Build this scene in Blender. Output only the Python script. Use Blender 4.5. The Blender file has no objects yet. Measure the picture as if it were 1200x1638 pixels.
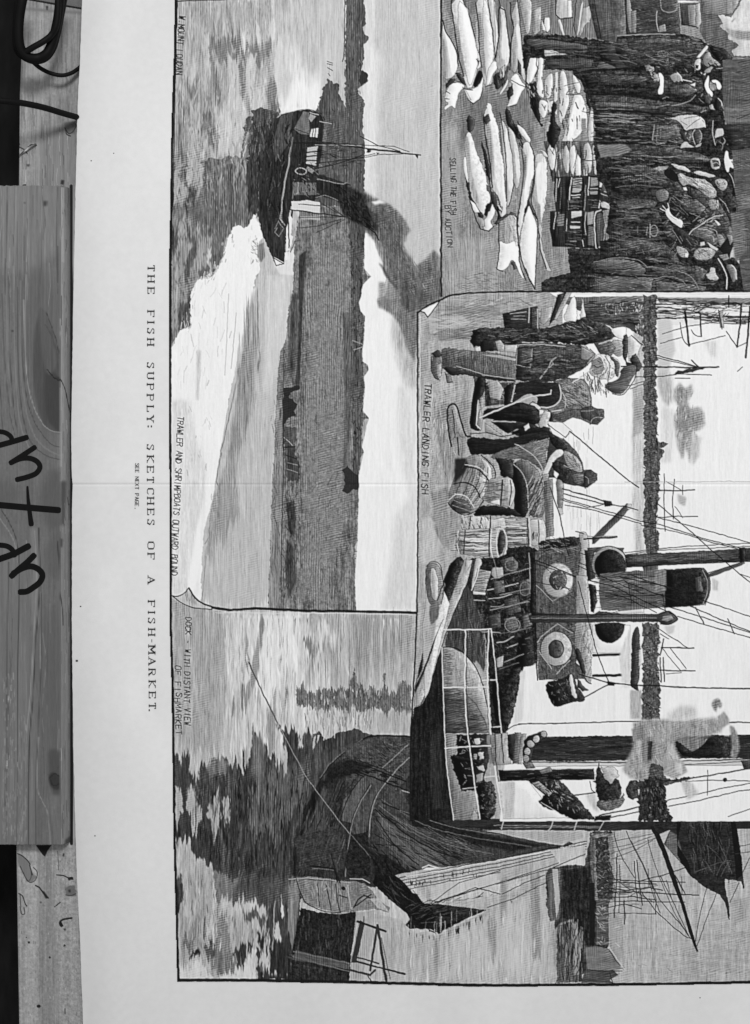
import bpy, math, random
from mathutils import Vector

# ---------------------------------------------------------------- scale, camera, light, exposure
S = 0.0003125          # metres on the print for one pixel of the 1200 x 1638 photograph
D = 0.85               # the camera looks straight down on the print from this height
scene = bpy.context.scene
cam_data = bpy.data.cameras.new('camera')
cam = bpy.data.objects.new('camera', cam_data)
scene.collection.objects.link(cam)
cam.location = (0, 0, D)
cam_data.sensor_fit = 'VERTICAL'
cam_data.angle_y = 2 * math.atan(819 * S / D)
cam_data.clip_start, cam_data.clip_end = 0.01, 50
scene.camera = cam

world = bpy.data.worlds.new('World')
scene.world = world
world.use_nodes = True
bg = world.node_tree.nodes['Background']
bg.inputs['Color'].default_value = (1, 1, 1, 1)
bg.inputs['Strength'].default_value = 0.46

key = bpy.data.lights.new('window_light', 'AREA')
key.shape = 'DISK'; key.size = 0.36; key.energy = 18.4; key.color = (1, 1, 1)
key_o = bpy.data.objects.new('window_light', key)
scene.collection.objects.link(key_o)
key_o.location = (0.12, 0.84, 1.48)
key_o.rotation_euler = (Vector((0.0, 0.0, 0)) - key_o.location).to_track_quat('-Z', 'Y').to_euler()

scene.view_settings.view_transform = 'Standard'
scene.view_settings.look = 'None'
scene.view_settings.exposure = 0
scene.view_settings.gamma = 1
scene.view_settings.use_curve_mapping = False
scene.cycles.max_bounces = 6

# ---------------------------------------------------------------- ink and grain engine (numpy)
import re
import numpy as np

def box1(a, r, ax):
    if r < 1: return a
    pad = [(0, 0), (0, 0)]; pad[ax] = (r + 1, r)
    c = np.cumsum(np.pad(a, pad, mode='edge'), axis=ax, dtype=np.float64)
    n = a.shape[ax]; k = 2 * r + 1
    hi = np.take(c, np.arange(k, n + k), axis=ax); lo = np.take(c, np.arange(0, n), axis=ax)
    return ((hi - lo) / k).astype(np.float32)

def blur(a, r, it=2):
    r = int(round(r))
    for _ in range(it):
        a = box1(box1(a, r, 0), r, 1)
    return a

def upnoise(rng, h, w, sy, sx):
    gh, gw = int(h / sy) + 3, int(w / sx) + 3
    g = rng.standard_normal((gh, gw)).astype(np.float32)
    y = np.arange(h) / sy; x = np.arange(w) / sx
    y0 = y.astype(int); x0 = x.astype(int)
    fy = (y - y0).astype(np.float32); fx = (x - x0).astype(np.float32)
    fy = fy * fy * (3 - 2 * fy); fx = fx * fx * (3 - 2 * fx)
    r = g[y0] * (1 - fy)[:, None] + g[y0 + 1] * fy[:, None]
    return r[:, x0] * (1 - fx) + r[:, x0 + 1] * fx

def catmull(P, closed, n=6):
    P = np.asarray(P, float); m = len(P)
    if m < 3: return P
    out = []
    rng_ = range(m) if closed else range(m - 1)
    for i in rng_:
        if closed: a, b, c, d = P[(i - 1) % m], P[i], P[(i + 1) % m], P[(i + 2) % m]
        else: a, b, c, d = P[max(i - 1, 0)], P[i], P[i + 1], P[min(i + 2, m - 1)]
        for t in np.arange(n) / n:
            out.append(0.5 * ((2 * b) + (c - a) * t + (2 * a - 5 * b + 4 * c - d) * t * t + (3 * b - a - 3 * c + d) * t ** 3))
    if not closed: out.append(P[-1])
    return np.array(out)

class Canvas:
    def __init__(s, x0, y0, x1, y1, base, seed=1, ss=2):
        s.x0, s.y0, s.x1, s.y1, s.ss = x0, y0, x1, y1, ss
        s.W, s.H = int((x1 - x0) * ss), int((y1 - y0) * ss)
        s.V = np.full((s.H, s.W), base, np.float32)
        s.rng = np.random.default_rng(seed); s.form = s.edge = 0
        h, w, r, k = s.H, s.W, s.rng, ss
        s.tex = {
            'v': upnoise(r, h, w, 16 * k, 1.5 * k) * .6 + upnoise(r, h, w, 40 * k, 4 * k) * .5 + upnoise(r, h, w, 5 * k, .9 * k) * .5,
            'h': upnoise(r, h, w, 1.5 * k, 16 * k) * .6 + upnoise(r, h, w, 4 * k, 40 * k) * .5 + upnoise(r, h, w, .9 * k, 5 * k) * .5,
            'n': upnoise(r, h, w, 1.3 * k, 1.3 * k) * .6 + upnoise(r, h, w, 3.5 * k, 3.5 * k) * .6,
            'g': upnoise(r, h, w, 160 * k, 2.2 * k) * .6 + upnoise(r, h, w, 60 * k, 1.2 * k) * .4 + upnoise(r, h, w, 200 * k, 9 * k) * .5,
            'b': upnoise(r, h, w, 22 * k, 7 * k) * .7 + upnoise(r, h, w, 7 * k, 2.2 * k) * .6 + upnoise(r, h, w, 3 * k, 1 * k) * .3,
        }
    def T(s, P): return (np.asarray(P, float) - (s.x0, s.y0)) * s.ss
    def mask(s, P, pad=0):
        P = s.T(P)
        bx0 = max(int(np.floor(P[:, 0].min())) - pad, 0); bx1 = min(int(np.ceil(P[:, 0].max())) + 1 + pad, s.W)
        by0 = max(int(np.floor(P[:, 1].min())) - pad, 0); by1 = min(int(np.ceil(P[:, 1].max())) + 1 + pad, s.H)
        if bx1 <= bx0 or by1 <= by0: return None
        w, h = bx1 - bx0, by1 - by0
        acc = np.zeros((h, w + 1), np.int32)
        Q = np.roll(P, -1, axis=0)
        for (xa, ya), (xb, yb) in zip(P, Q):
            if ya == yb: continue
            if ya > yb: xa, ya, xb, yb = xb, yb, xa, ya
            r0 = max(int(np.ceil(ya - .5)), by0); r1 = min(int(np.ceil(yb - .5)), by1)
            if r1 <= r0: continue
            rr = np.arange(r0, r1)
            xs = xa + (rr + .5 - ya) * (xb - xa) / (yb - ya)
            ci = np.clip(np.ceil(xs - .5).astype(int) - bx0, 0, w)
            np.add.at(acc, (rr - by0, ci), 1)
        m = (np.cumsum(acc, axis=1)[:, :w] & 1).astype(np.float32)
        return m, (slice(by0, by1), slice(bx0, bx1))
    def ragged(s, P, amp, closed=True):
        P = np.asarray(P, float); out = []
        n = len(P)
        for i in range(n if closed else n - 1):
            a, b = P[i], P[(i + 1) % n]
            L = np.hypot(*(b - a)); k = max(int(L / 3.0), 1)
            for j in range(k):
                q = a + (b - a) * j / k
                out.append(q + s.rng.normal(0, amp, 2) * (1 if j else .3))
        return np.array(out)
    def poly(s, P, tone, tex=(), soft=0, rag=0, smooth=False, alpha=1.0, form=None, edge=None):
        if smooth: P = catmull(P, True)
        elif s.form and len(P) >= 6:
            A = np.asarray(P, float); xx, yy = A[:, 0], A[:, 1]
            if abs(np.dot(xx, np.roll(yy, -1)) - np.dot(yy, np.roll(xx, -1))) < 6000:
                N = np.roll(A, -1, 0); P = np.stack([A * .78 + N * .22, A * .22 + N * .78], 1).reshape(-1, 2)
        if rag: P = s.ragged(P, rag)
        q = np.asarray(P, float); x, y = q[:, 0], q[:, 1]
        area = abs(np.dot(x, np.roll(y, -1)) - np.dot(y, np.roll(x, -1))) / 2
        if form is None: form = s.form if (area < 7000 and not soft) else 0
        if edge is None: edge = s.edge if (area < 7000 and not soft) else 0
        rr = int(np.clip(np.sqrt(area) / 6, 1.2, 7) * s.ss)
        pad = int(soft * s.ss * 3) + 1 if soft else 0
        if form: pad = max(pad, 3 * rr)
        r = s.mask(P, pad)
        if r is None: return
        m, sl = r; hard = m
        if soft: m = blur(m, soft * s.ss * .55, 3)
        val = np.full(m.shape, tone, np.float32)
        for c, a in tex: val += s.tex[c][sl] * a
        if form:
            # rounded modelling of the engraver's own light (picture upright: from the upper left)
            B = blur(hard, rr)
            val += form * (np.roll(np.roll(B, rr, 1), -rr // 3, 0) - np.roll(np.roll(B, -rr, 1), rr // 3, 0)) * (1 + .5 * s.tex['n'][sl])
        m = m * alpha
        s.V[sl] = s.V[sl] * (1 - m) + val * m
        if edge:
            s.line(np.vstack([P, P[:1]]), max(tone * .3, .06), .9, alpha=edge)
    def line(s, P, tone, w, smooth=False, w2=None, alpha=1.0):
        P = np.asarray(P, float)
        if smooth: P = catmull(P, False)
        Q = s.T(P); k = s.ss; w = w * k; w2 = w if w2 is None else w2 * k
        hw = max(w, w2) / 2 + 1.5
        n = len(Q) - 1
        for i in range(n):
            a, b = Q[i], Q[i + 1]
            bx0 = max(int(min(a[0], b[0]) - hw), 0); bx1 = min(int(max(a[0], b[0]) + hw) + 1, s.W)
            by0 = max(int(min(a[1], b[1]) - hw), 0); by1 = min(int(max(a[1], b[1]) + hw) + 1, s.H)
            if bx1 <= bx0 or by1 <= by0: continue
            yy, xx = np.mgrid[by0:by1, bx0:bx1]
            d = b - a; L2 = d @ d + 1e-9
            t = np.clip(((xx + .5 - a[0]) * d[0] + (yy + .5 - a[1]) * d[1]) / L2, 0, 1)
            dist = np.hypot(xx + .5 - a[0] - t * d[0], yy + .5 - a[1] - t * d[1])
            ww = w + (w2 - w) * (i + t) / n
            m = (np.clip(ww / 2 - dist + .5, 0, 1) * alpha).astype(np.float32)
            sl = (slice(by0, by1), slice(bx0, bx1))
            s.V[sl] = s.V[sl] * (1 - m) + tone * m
    def scatter(s, P, tone, n, ln, w, ang, jit=14, var=.06):
        r = s.mask(P)
        if r is None: return
        m, sl = r
        ys, xs = np.nonzero(m)
        if not len(ys): return
        ii = s.rng.integers(0, len(ys), n)
        for i in ii:
            x = (xs[i] + sl[1].start) / s.ss + s.x0; y = (ys[i] + sl[0].start) / s.ss + s.y0
            a = np.radians(ang + s.rng.normal(0, jit)); l = ln * s.rng.uniform(.4, 1.3) / 2
            c, q = np.cos(a) * l, np.sin(a) * l
            bend = s.rng.normal(0, .05) * l
            s.line([(x - c, y - q), (x - bend * np.sin(a), y + bend * np.cos(a)), (x + c, y + q)],
                   float(np.clip(tone + s.rng.normal(0, var), .03, .97)), w * s.rng.uniform(.6, 1.3), alpha=.72)
    def text(s, txt, path, size, tone=.1, w=1.2, track=1.0, slant=.0, wob=.15):
        # lettering along a path; up is to the left-hand normal turned towards +x for text that reads downwards
        P = np.asarray(path, float); seg = np.hypot(*np.diff(P, axis=0).T); cum = np.r_[0, np.cumsum(seg)]
        n = len(txt); step = cum[-1] / n
        for i, ch in enumerate(txt):
            if ch == ' ': continue
            d0 = (i + .5) * step
            j = min(int(np.searchsorted(cum, d0, side='right')) - 1, len(seg) - 1)
            t = (d0 - cum[j]) / seg[j]; o = P[j] + (P[j + 1] - P[j]) * t
            u = (P[j + 1] - P[j]) / seg[j]; v = np.array([u[1], -u[0]])
            cw = min(step * .72 * track, size * .75) * s.rng.uniform(.95, 1.06); sl_ = slant + s.rng.normal(0, .04); o = o + v * s.rng.normal(0, size * .04); sz = size * s.rng.uniform(.94, 1.06)
            for st in FONT[ch].split('|'):
                q = [(int(p[0]), int(p[1])) for p in st.split()]
                pts = [o + u * ((a / 4 - .5) * cw + sl_ * sz * (b / 6 - .5)) + v * ((b / 6 - .5) * sz) + s.rng.normal(0, wob, 2) for a, b in q]
                s.line(pts, tone, w * s.rng.uniform(.85, 1.2))
    def shift(s, dx, dy, sl=None):
        sl = sl or (slice(0, s.H), slice(0, s.W))
        yy, xx = np.mgrid[sl]
        fy = np.clip(yy + dy, 0, s.H - 1.001); fx = np.clip(xx + dx, 0, s.W - 1.001)
        y0 = fy.astype(np.int32); x0 = fx.astype(np.int32); fy = (fy - y0).astype(np.float32); fx = (fx - x0).astype(np.float32)
        V = s.V
        return (V[y0, x0] * (1 - fx) + V[y0, x0 + 1] * fx) * (1 - fy) + (V[y0 + 1, x0] * (1 - fx) + V[y0 + 1, x0 + 1] * fx) * fy
    def streak(s, P, amp, fine=1.6, soft=3, smear=0):
        # the graver's vertical ripple strokes: each column slips up or down a little
        r = s.mask(P, int(soft * s.ss * 2) + 1)
        if r is None: return
        m, sl = r; m = blur(m, soft * s.ss * .6); k = s.ss
        h, w = m.shape
        n = upnoise(s.rng, h, w, 70 * k, fine * k) * .75 + upnoise(s.rng, h, w, 110 * k, fine * 3.5 * k) * .5
        q = s.shift(0, n * amp * k, sl)
        if smear: q = box1(box1(q, int(smear * k / 2), 0), int(smear * k / 2), 0)
        s.V[sl] = s.V[sl] * (1 - m) + q * m
    def wobble(s, a1, a2):
        h, w, k = s.H, s.W, s.ss
        dx = upnoise(s.rng, h, w, 8 * k, 8 * k) * a1 + upnoise(s.rng, h, w, 3 * k, 3 * k) * a2
        dy = upnoise(s.rng, h, w, 8 * k, 8 * k) * a1 + upnoise(s.rng, h, w, 3 * k, 3 * k) * a2
        s.V = s.shift(dx * k, dy * k).astype(np.float32)
    def run(s, dsl):
        for ln in dsl.strip().splitlines():
            ln = ln.split('#')[0].strip()
            if not ln: continue
            head, *rest = ln.split()
            cmd, tone = head[0], re.match(r'.(\d+)', head).group(1)
            tone = int(tone) / 100
            prm = {k: float(v) if v else 1.0 for k, v in re.findall(r'([a-zA-Z])(-?\d*\.?\d*)', head[1:])}
            pts = [tuple(map(float, p.split(','))) for p in rest]
            tex = [(c, prm[c] / 100) for c in 'vhnbg' if c in prm]
            al = prm.get('z', 100) / 100
            if cmd == 'p': s.poly(pts, tone, tex, prm.get('s', 0), prm.get('r', 0), 'c' in prm, al,
                                    prm['f'] / 100 if 'f' in prm else None, prm['y'] / 100 if 'y' in prm else None)
            elif cmd == 'l': s.line(pts, tone, prm.get('w', 1.2), 'c' in prm, prm.get('e'), al)
            elif cmd == 'k': s.scatter(pts, tone, int(prm.get('q', 30)), prm.get('g', 6), prm.get('w', 1), prm.get('a', 90), prm.get('j', 14))
            elif cmd == 'w': s.streak(pts, prm.get('g', 5), prm.get('x', 1.6), prm.get('s', 3), prm.get('m', 0))
            elif cmd == 'o':
                (cx, cy), (rx, ry) = pts[:2]; t = np.linspace(0, 2 * np.pi, 40, endpoint=False)
                E = np.c_[cx + rx * np.cos(t), cy + ry * np.sin(t)]
                if 'w' in prm: s.line(np.vstack([E, E[:1]]), tone, prm['w'])
                else: s.poly(E, tone, tex, prm.get('s', 0), prm.get('r', 0), False, al)
    def sharpen(s, r, k):
        s.V += k * (s.V - blur(s.V, r * s.ss * .5))
        np.clip(s.V, .04, .96, out=s.V)
    def down(s):
        k = s.ss
        return s.V.reshape(s.H // k, k, s.W // k, k).mean(axis=(1, 3))

FONT = {
 'A': '00 26 40|12 32', 'B': '00 06 36 45 34 03|34 43 41 30 00', 'C': '45 36 16 05 01 10 30 41', 'D': '00 06 26 44 42 20 00',
 'E': '46 06 00 40|03 33', 'F': '46 06 00|03 33', 'G': '45 36 16 05 01 10 30 42 23', 'H': '00 06|40 46|03 43', 'I': '20 26',
 'K': '00 06|46 03 40', 'L': '06 00 40', 'M': '00 06 22 46 40', 'N': '00 06 40 46', 'O': '16 05 01 10 30 41 45 36 16',
 'P': '00 06 36 45 44 33 03', 'R': '00 06 36 45 44 33 03|23 40', 'S': '45 36 16 05 14 33 42 30 10 01', 'T': '06 46|26 20',
 'U': '06 01 10 30 41 46', 'V': '06 20 46', 'W': '06 10 24 30 46', 'X': '06 40|00 46', 'Y': '06 23 46|23 20', '.': '20 20', '-': '13 33', ':': '21 21|24 24',
}
INK_A = '''
# ---- river panel
p71v6b3 262,-24 706,-24 706,480 668,500 668,976 262,976
p66v6b4 262,-24 430,-24 445,60 440,120 430,180 400,260 380,300 262,320
p76v3s8 440,20 552,-24 552,180 440,180 450,100
p86v4s7 445,90 470,60 490,110 512,120 512,175 440,180 446,150
p92v2s4 470,130 512,135 510,174 450,180
# lit patches in the ripples
p78v4r1s1 385,45 396,42 402,62 396,78 388,76
p80v4r1s1 405,80 414,72 416,90 408,110 402,140 398,100
p80v3r1s1 408,40 414,35 418,58 412,64
p80v3r1s1 428,32 440,30 442,60 436,66 430,58
p76v4r1s1 364,95 382,88 382,130 392,160 398,200 380,230 368,250 362,200 366,140
p77v4r1s1 388,110 402,100 405,140 424,130 426,165 412,180 400,176 395,150
p78v4r1s1 350,190 368,150 372,200 366,245 350,250 348,230
p76v4r1s1 326,60 334,50 338,90 330,110 324,90
p77v4r1s1 304,100 312,88 314,120 306,130
p80v3r1s1 440,70 460,66 466,100 460,150 444,160 438,120
# mid ripples darker
p50v7r1 334,70 346,66 366,64 372,80 360,84 356,98 348,98 346,84 338,88 340,110 336,104
p50v7r1 352,84 372,82 384,86 384,92 366,92 360,106 352,104
p50v6r1 382,56 386,74 400,78 404,66 410,62 414,70 434,68 436,90 420,94 414,104 408,96 412,80 400,88 382,92 376,78 370,66 370,30 374,60
p52v7r1 386,96 394,100 392,140 386,160 383,120
p52v7r1 338,100 346,110 350,130 356,150 348,170 342,150
p50v6r1 430,125 442,132 444,150 438,165 432,176 426,150
p40v6r1 434,164 444,162 450,178 440,186 432,180
p54v8r1 296,130 318,120 316,160 308,150 300,150 296,140
p53v8r1 328,160 340,155 342,180 332,205 336,225 344,240 350,230 348,200 340,180
p50v8r1 322,186 336,180 342,214 330,220 322,200
p46v8r1 330,210 344,208 350,232 338,240 330,228
p56v8r1 276,140 290,150 300,200 300,262 280,262 276,200
k45q120g12w1.0a90 278,120 330,120 350,240 330,265 278,262
k80q90g14w1.2a90 280,130 400,60 420,180 370,250 290,250
k52q90g13w.9a90 320,20 430,20 440,170 340,250 310,150
k58q40g14w.8a90 440,10 505,10 505,120 445,130
w0g10x1.8m3 277,10 436,10 440,120 446,180 425,190 400,262 277,262
w0g6x2m8 440,0 545,0 545,120 500,170 440,170
# dark mottled water in front of the hull
p42v7b9r1.5 276,262 292,268 304,262 312,270 322,258 338,252 352,256 366,248 384,252 392,196 402,188 408,178 430,176 440,186 424,300 414,345 404,356 394,368 384,374 370,368 362,376 356,410 346,430 336,444 318,444 306,470 304,520 288,528 275,556 270,556 272,400
p66v5r1 297,268 312,262 326,262 324,300 318,318 310,290 300,296
p64v6r1 277,262 290,270 284,280 297,300 296,290 302,310 290,330 277,320
p62v5r1 285,360 296,350 300,375 292,384 284,380
p58v6r1 280,384 296,384 300,394 312,380 312,400 300,420 296,440 296,450 282,450 276,480 274,430
p60v5r1 316,386 330,376 342,380 336,400 340,440 322,444 316,448 306,470 300,440 310,420
p80v3r1 332,400 340,398 338,420 334,446 330,440
p58v6r1 276,455 300,450 300,480 290,478 288,490 284,520 276,530
p34v6r1 288,480 302,478 304,520 290,528 284,500
p34v6r1 296,424 304,400 314,384 314,396 306,420 303,440 296,440
p36v6r1 316,440 324,428 336,426 334,438 322,444
p36v6r1 336,416 346,402 358,396 356,412 346,428 340,424
p40v6 300,330 360,290 380,300 390,340 360,360 310,360
k28q170g8w1.1a90 276,270 400,256 420,300 404,350 360,370 310,390 280,380
k70q120g7w1.3a85 280,262 410,240 412,300 390,340 320,380 284,360
k72q50g14w1.4a96 366,240 408,180 410,250 390,290 372,290
k30q60g9w1a90 276,390 330,380 350,400 330,440 300,450 290,520 276,520
# reflection of the hull
p23v6r1.5 404,186 446,180 432,215 420,260 414,330 410,350 398,340 396,300 392,280 398,240 402,210
p30v7r1.5 402,176 420,172 440,180 430,200 408,204
p36v6r1 394,190 402,186 400,212 394,210
k12q70g10w1.2a92 400,200 440,190 420,260 414,340 400,340
k42q50g10w1a92 400,200 440,190 420,260 414,340 400,340
w0g7x2.2m3s2 276,262 410,262 408,340 362,392 330,440 304,462 300,520 276,540
# wake
p93v1r1 271,556 276,554 288,528 305,524 305,470 316,448 330,446 340,442 350,430 358,410 362,388 368,376 384,372 390,366 398,360 404,350 406,342 410,345 414,356 424,378 416,385 414,395 416,430 408,450 404,470 396,492 392,520 390,535 382,565 376,600 366,642 360,690 352,724 348,770 340,800 336,822 326,850 323,900 322,962 318,976 271,972
p93r1 366,376 372,364 382,360 392,366 400,356 408,345 418,372 410,390 370,395
p86v3s5 272,640 300,640 330,760 322,860 310,960 272,950
p94s3 312,860 325,800 322,900 308,960 300,976 300,930
p80v3s2 315,560 322,560 318,640 314,640
l70w1.2 378,500 370,590
l78w1.5 366,470 360,600
k80q40g16w1.2a94 300,480 360,450 370,540 320,640 280,640
k74q22g8w1.2a92 300,650 340,660 330,760 300,760
k60q22g9w1.1a100j10 290,510 320,440 345,430 362,385 372,372 380,385 362,420 345,445 318,460 300,530
k90q24g9w1.2a98j8 280,540 300,500 310,445 340,425 356,380 366,366 376,390 360,430 330,460 306,480 300,540
k84q20g7w1.1a80j20 396,350 412,340 420,380 410,440 398,420
k58q26g6w1.1a60j40 402,380 416,384 412,420 404,430
# grey slick beside the wake
p74v3 414,395 424,378 436,400 440,424 456,424 470,400 469,470 462,490 458,540 450,560 445,590 442,640 440,700 437,760 434,830 432,900 430,976 318,976 322,962 326,850 340,800 352,724 366,642 382,565 392,520 404,470 416,430
p60v7s1.5 398,490 410,480 414,500 412,560 406,620 400,660 386,720 376,780 350,800 366,720 374,660 388,560
p63v6s2 340,800 356,760 370,720 372,800 352,850 346,880 336,900 330,880
p50v5s1 412,392 422,388 424,410 418,420 412,410
l50w1.6 396,500 390,560 370,650 352,730
l52w1.5 354,725 346,770 350,780
l54w1.4 338,815 334,860 328,870
l46w1.3 412,470 412,530 416,560 412,600
l56w1.2 330,890 326,930 322,970
p62v5s2 346,800 380,790 384,830 360,860 342,850
k54q60g14w.9a92 380,560 415,500 412,640 390,720 370,700
k64q50g16w.9a90 340,760 430,700 425,960 330,960
p86v2s2 440,424 456,420 462,400 474,396 470,440 448,440
p80v2s2 426,440 465,440 460,540 430,640 420,620
w0g14x1.8m8 380,480 440,440 460,450 450,560 440,640 430,970 325,970 350,800 375,660
# land strip above the horizon left of the boat
p83v2s4 583,-24 612,-24 612,330 583,330
p76v2 600,-24 706,-24 706,480 600,400
p86v2s8 580,60 610,90 600,320 580,330
p34v5r1 552,-24 583,-24 584,30 586,38 580,44 583,54 590,60 588,66 582,70 582,95 578,112 588,120 588,130 572,142 575,152 583,160 581,200 583,228 584,260 582,310 590,318 605,322 590,330 500,330 500,200 509,168 511,180 510,165 515,150 517,140 524,134 524,125 528,129 534,134 539,132 543,136 542,150 549,160 550,168 553,172
l16w1.4 552,-24 551,60 550,94 548,98
p80 552,8 554,8 553,44 552,44
k22q150g5w1a88 553,0 583,0 582,160 582,310 520,310 515,170 550,170
k50q60g5w.9a85 553,0 583,0 582,300 520,310 515,180 550,170
p20r.6 580,112 588,118 588,130 578,136 574,128
l25w1.1 523,98 532,101
l25w1.1 523,102 532,104
l25w1.1 524,108 532,113
l30w1.1 525,118 528,122
# bank running down the page
p45v6b5n4r.8 470,400 480,330 555,330 580,330 584,372 583,400 583,430 588,440 594,442 588,452 580,456 578,474 574,484 577,498 584,506 584,515 580,520 583,540 580,560 580,578 589,586 589,592 582,604 584,620 580,640 581,656 590,668 582,672 580,690 579,716 582,724 576,734 574,760 574,790 573,824 573,845 571,860 568,882 568,930 570,976 430,976 432,900 434,830 437,760 440,700 442,640 445,590 450,560 458,540 462,490 469,470
p53v5 443,640 453,640 454,700 453,770 450,860 446,976 430,976 432,900 437,760
p50n4s4 500,400 550,400 556,640 560,800 520,960 480,960 490,700
p33v5r1 555,330 583,330 584,372 582,420 578,474 576,490 584,512 580,560 582,600 581,656 578,700 574,750 572,780 562,780 566,720 564,660 560,600 562,520 563,440
k14q170g5w1.3a92 557,340 584,340 582,430 577,490 583,540 580,600 580,660 575,730 566,740 562,640 562,500
k45q50g5w1a92 557,340 584,340 582,430 577,490 583,540 580,600 580,660 575,730 566,740
p36v5s2 548,500 562,500 562,640 558,780 548,780 552,640
p22v5s1 478,410 490,400 488,440 484,490 482,540 480,620 472,620 476,560 478,480
p30v6s2 466,470 478,470 476,560 470,620 460,590
l26w1.6 455,560 452,640 453,700 453,760 451,850 449,930
l18w2.4 453,640 455,690 453,720
p17r.7 453,620 464,620 478,616 480,622 466,628 462,636 476,646 470,658 474,664 462,668 454,680
p28v5r.8 454,682 474,684 475,704 470,714 474,720 472,728 476,736 480,746 478,770 460,768 456,740
l14w2.2 456,716 472,714
l14w1.6 458,728 474,734
l70w1.2 455,700 468,712
l62w1.1 460,740 476,744
l60w1 458,750 478,756
p24v6s1 458,805 470,800 474,830 470,860 462,850
p26v6s2 458,860 472,880 474,930 462,960 456,920
k20q120g8w1a92 456,690 480,700 480,770 475,960 452,960
k60q60g9w.9a80j8 480,760 520,760 540,960 480,960
k34q120g12w.9a90j5 484,420 552,420 556,700 480,760
k54q90g12w.9a88j6 484,380 552,380 564,960 480,960
k34q130g12w.9a97 480,760 566,760 566,960 480,960
k32q40g14w1.0a90 434,640 453,640 450,860 434,960
p18r1 548,752 556,745 566,756 574,760 580,776 573,784 566,782 560,788 548,790 552,772
l18w1.4 574,762 582,768
l18w1.4 572,770 584,776
l18w1.4 572,780 584,784
l22w1 578,668 592,669
l24w1 567,882 582,882
l24w1 568,893 571,893
l30w1 568,830 573,826
# little sails
l14w1.6 576,478 592,484 605,491
l14w2.0 574,484 590,486 603,491
l14w1.2 576,494 590,488
l55w1.8 564,545 584,552 599,555
l66w1.2 566,560 578,556 584,552
# sky under the smoke
p93v1 584,372 590,374 598,380 602,398 612,420 618,445 612,466 606,478 620,490 640,500 668,500 668,976 570,976 568,930 573,845 574,760 582,724 579,716 590,668 581,656 584,620 582,604 589,592 589,584 580,578 580,560 583,540 584,506 577,498 574,484 578,474 580,456 594,442 583,430 583,400
p74v5s6 628,500 668,490 668,640 650,620 636,580 628,540
p86v2s6 635,620 668,620 668,760 655,800 640,740
p84v2s8 632,830 668,770 668,976 610,976 625,900
# smoke
p46v5n2s3 584,318 600,318 618,324 634,336 648,352 656,368 650,380 646,390 650,402 658,410 664,426 674,420 682,414 690,404 696,400 700,406 708,412 708,478 690,486 672,497 668,540 664,580 652,560 640,520 628,504 614,494 606,492 604,480 610,474 618,472 626,464 622,444 614,426 606,404 600,386 590,376 582,362 574,350
p40v5n2s3 600,324 622,328 640,346 648,366 640,384 644,404 656,424 666,444 690,424 706,440 706,472 690,482 672,494 650,498 640,480 632,460 626,432 616,404 606,382 596,350
p35v4s3 640,460 660,455 680,466 690,478 672,494 656,500 644,488
p34v4s2 606,420 614,426 626,446 638,462 630,460 616,440
p58v3s2 620,452 630,456 634,474 626,482 616,476
p50v4s2 610,474 630,482 632,494 612,492
p60v3s3 606,450 616,452 612,476 606,480
p36v4n3s4 560,300 584,308 604,320 622,340 630,366 622,392 606,384 596,374 580,366 566,350
p26v4n3s4 548,296 572,304 592,320 606,344 608,368 596,372 580,362 560,352 548,340
p15v5n3s2.5 512,285 530,287 552,294 570,304 582,314 588,328 592,342 600,356 606,366 598,366 584,360 570,356 556,350 548,340 543,326 530,310
p40v4s3 584,322 600,324 612,336 604,342 592,334
p16v4s1 502,278 520,280 530,294 548,306 546,322 530,318 508,312
k8q70g10w1.4a55j12 530,296 570,312 596,350 596,366 562,350
k36q90g9w1a65j12 604,330 640,352 650,410 690,436 690,470 648,484 626,430
k58q40g8w.8a65j12 624,340 645,370 652,420 690,430 696,464 655,470
p90s2 594,322 608,320 618,324 600,328
l12w2 584,362 600,372 606,384
# hull
p17v4r.6 450,183 490,175 512,180 520,190 516,232 512,262 508,290 516,310 500,322 478,322 466,330 460,360 456,400 454,420 441,423 433,405 424,386 418,370 413,345 414,300 420,255 430,215 440,192
p30v5 448,186 470,178 462,230 440,260 436,230
k8q60g12w1.3a95 430,200 480,190 460,300 430,390
k38q40g10w1a97 430,200 480,190 450,300 425,350
l30w1.2c 450,183 490,175 512,182 520,196
p42v4 470,206 486,178 494,180 496,216 480,214
l15w1 472,206 494,214
l62w2.6 465,236 462,262 456,290 452,320
l44w2 468,220 464,250
l55w1.4 452,320 450,352 456,360
p62 496,182 506,186 498,196 494,190
l70w1.6 496,180 510,184
p82 498,206 510,204 508,220 496,219
l12w1 501,205 500,220
l12w1 505,204 504,220
l70w1.3 512,194 530,198
p72 492,236 508,234 506,264 490,262
l14w2 490,244 508,242
l14w2 490,250 508,249
l14w2 490,256 508,257
l80w1.2 490,260 506,264
o70w1.4 482,274 9,5
p20 476,272 488,271 486,277 478,277
p55 492,266 503,272 500,278 490,272
l50w1.4 470,290 468,318
p40v5 468,292 506,292 506,312 470,312
l65w1 478,292 476,310
k60q28g5w.9a20 470,262 514,262 514,318 472,318
k10q60g5w1a80 466,262 514,262 514,318 466,318
# fore deck, sail
p82 466,322 492,320 512,324 512,342 468,336
l14w1.2 478,326 512,330
l14w1.8 464,335 512,342
p66 480,346 512,346 512,352 482,350
l14w3.2 468,338 466,352 462,400
p88 458,364 465,344 468,350 466,376 470,378 464,400 458,402
l14w1.8 461,350 463,396
p88 437,412 440,411 454,420 441,424
l12w1.3 437,412 454,422 442,425 437,412
l12w1.3 440,411 453,418
l52w1.2 444,364 440,372 446,378 454,366 446,354 440,366
l30w1.2 465,403 472,386 480,384
l70w1.2 452,322 448,350 452,356
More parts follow.
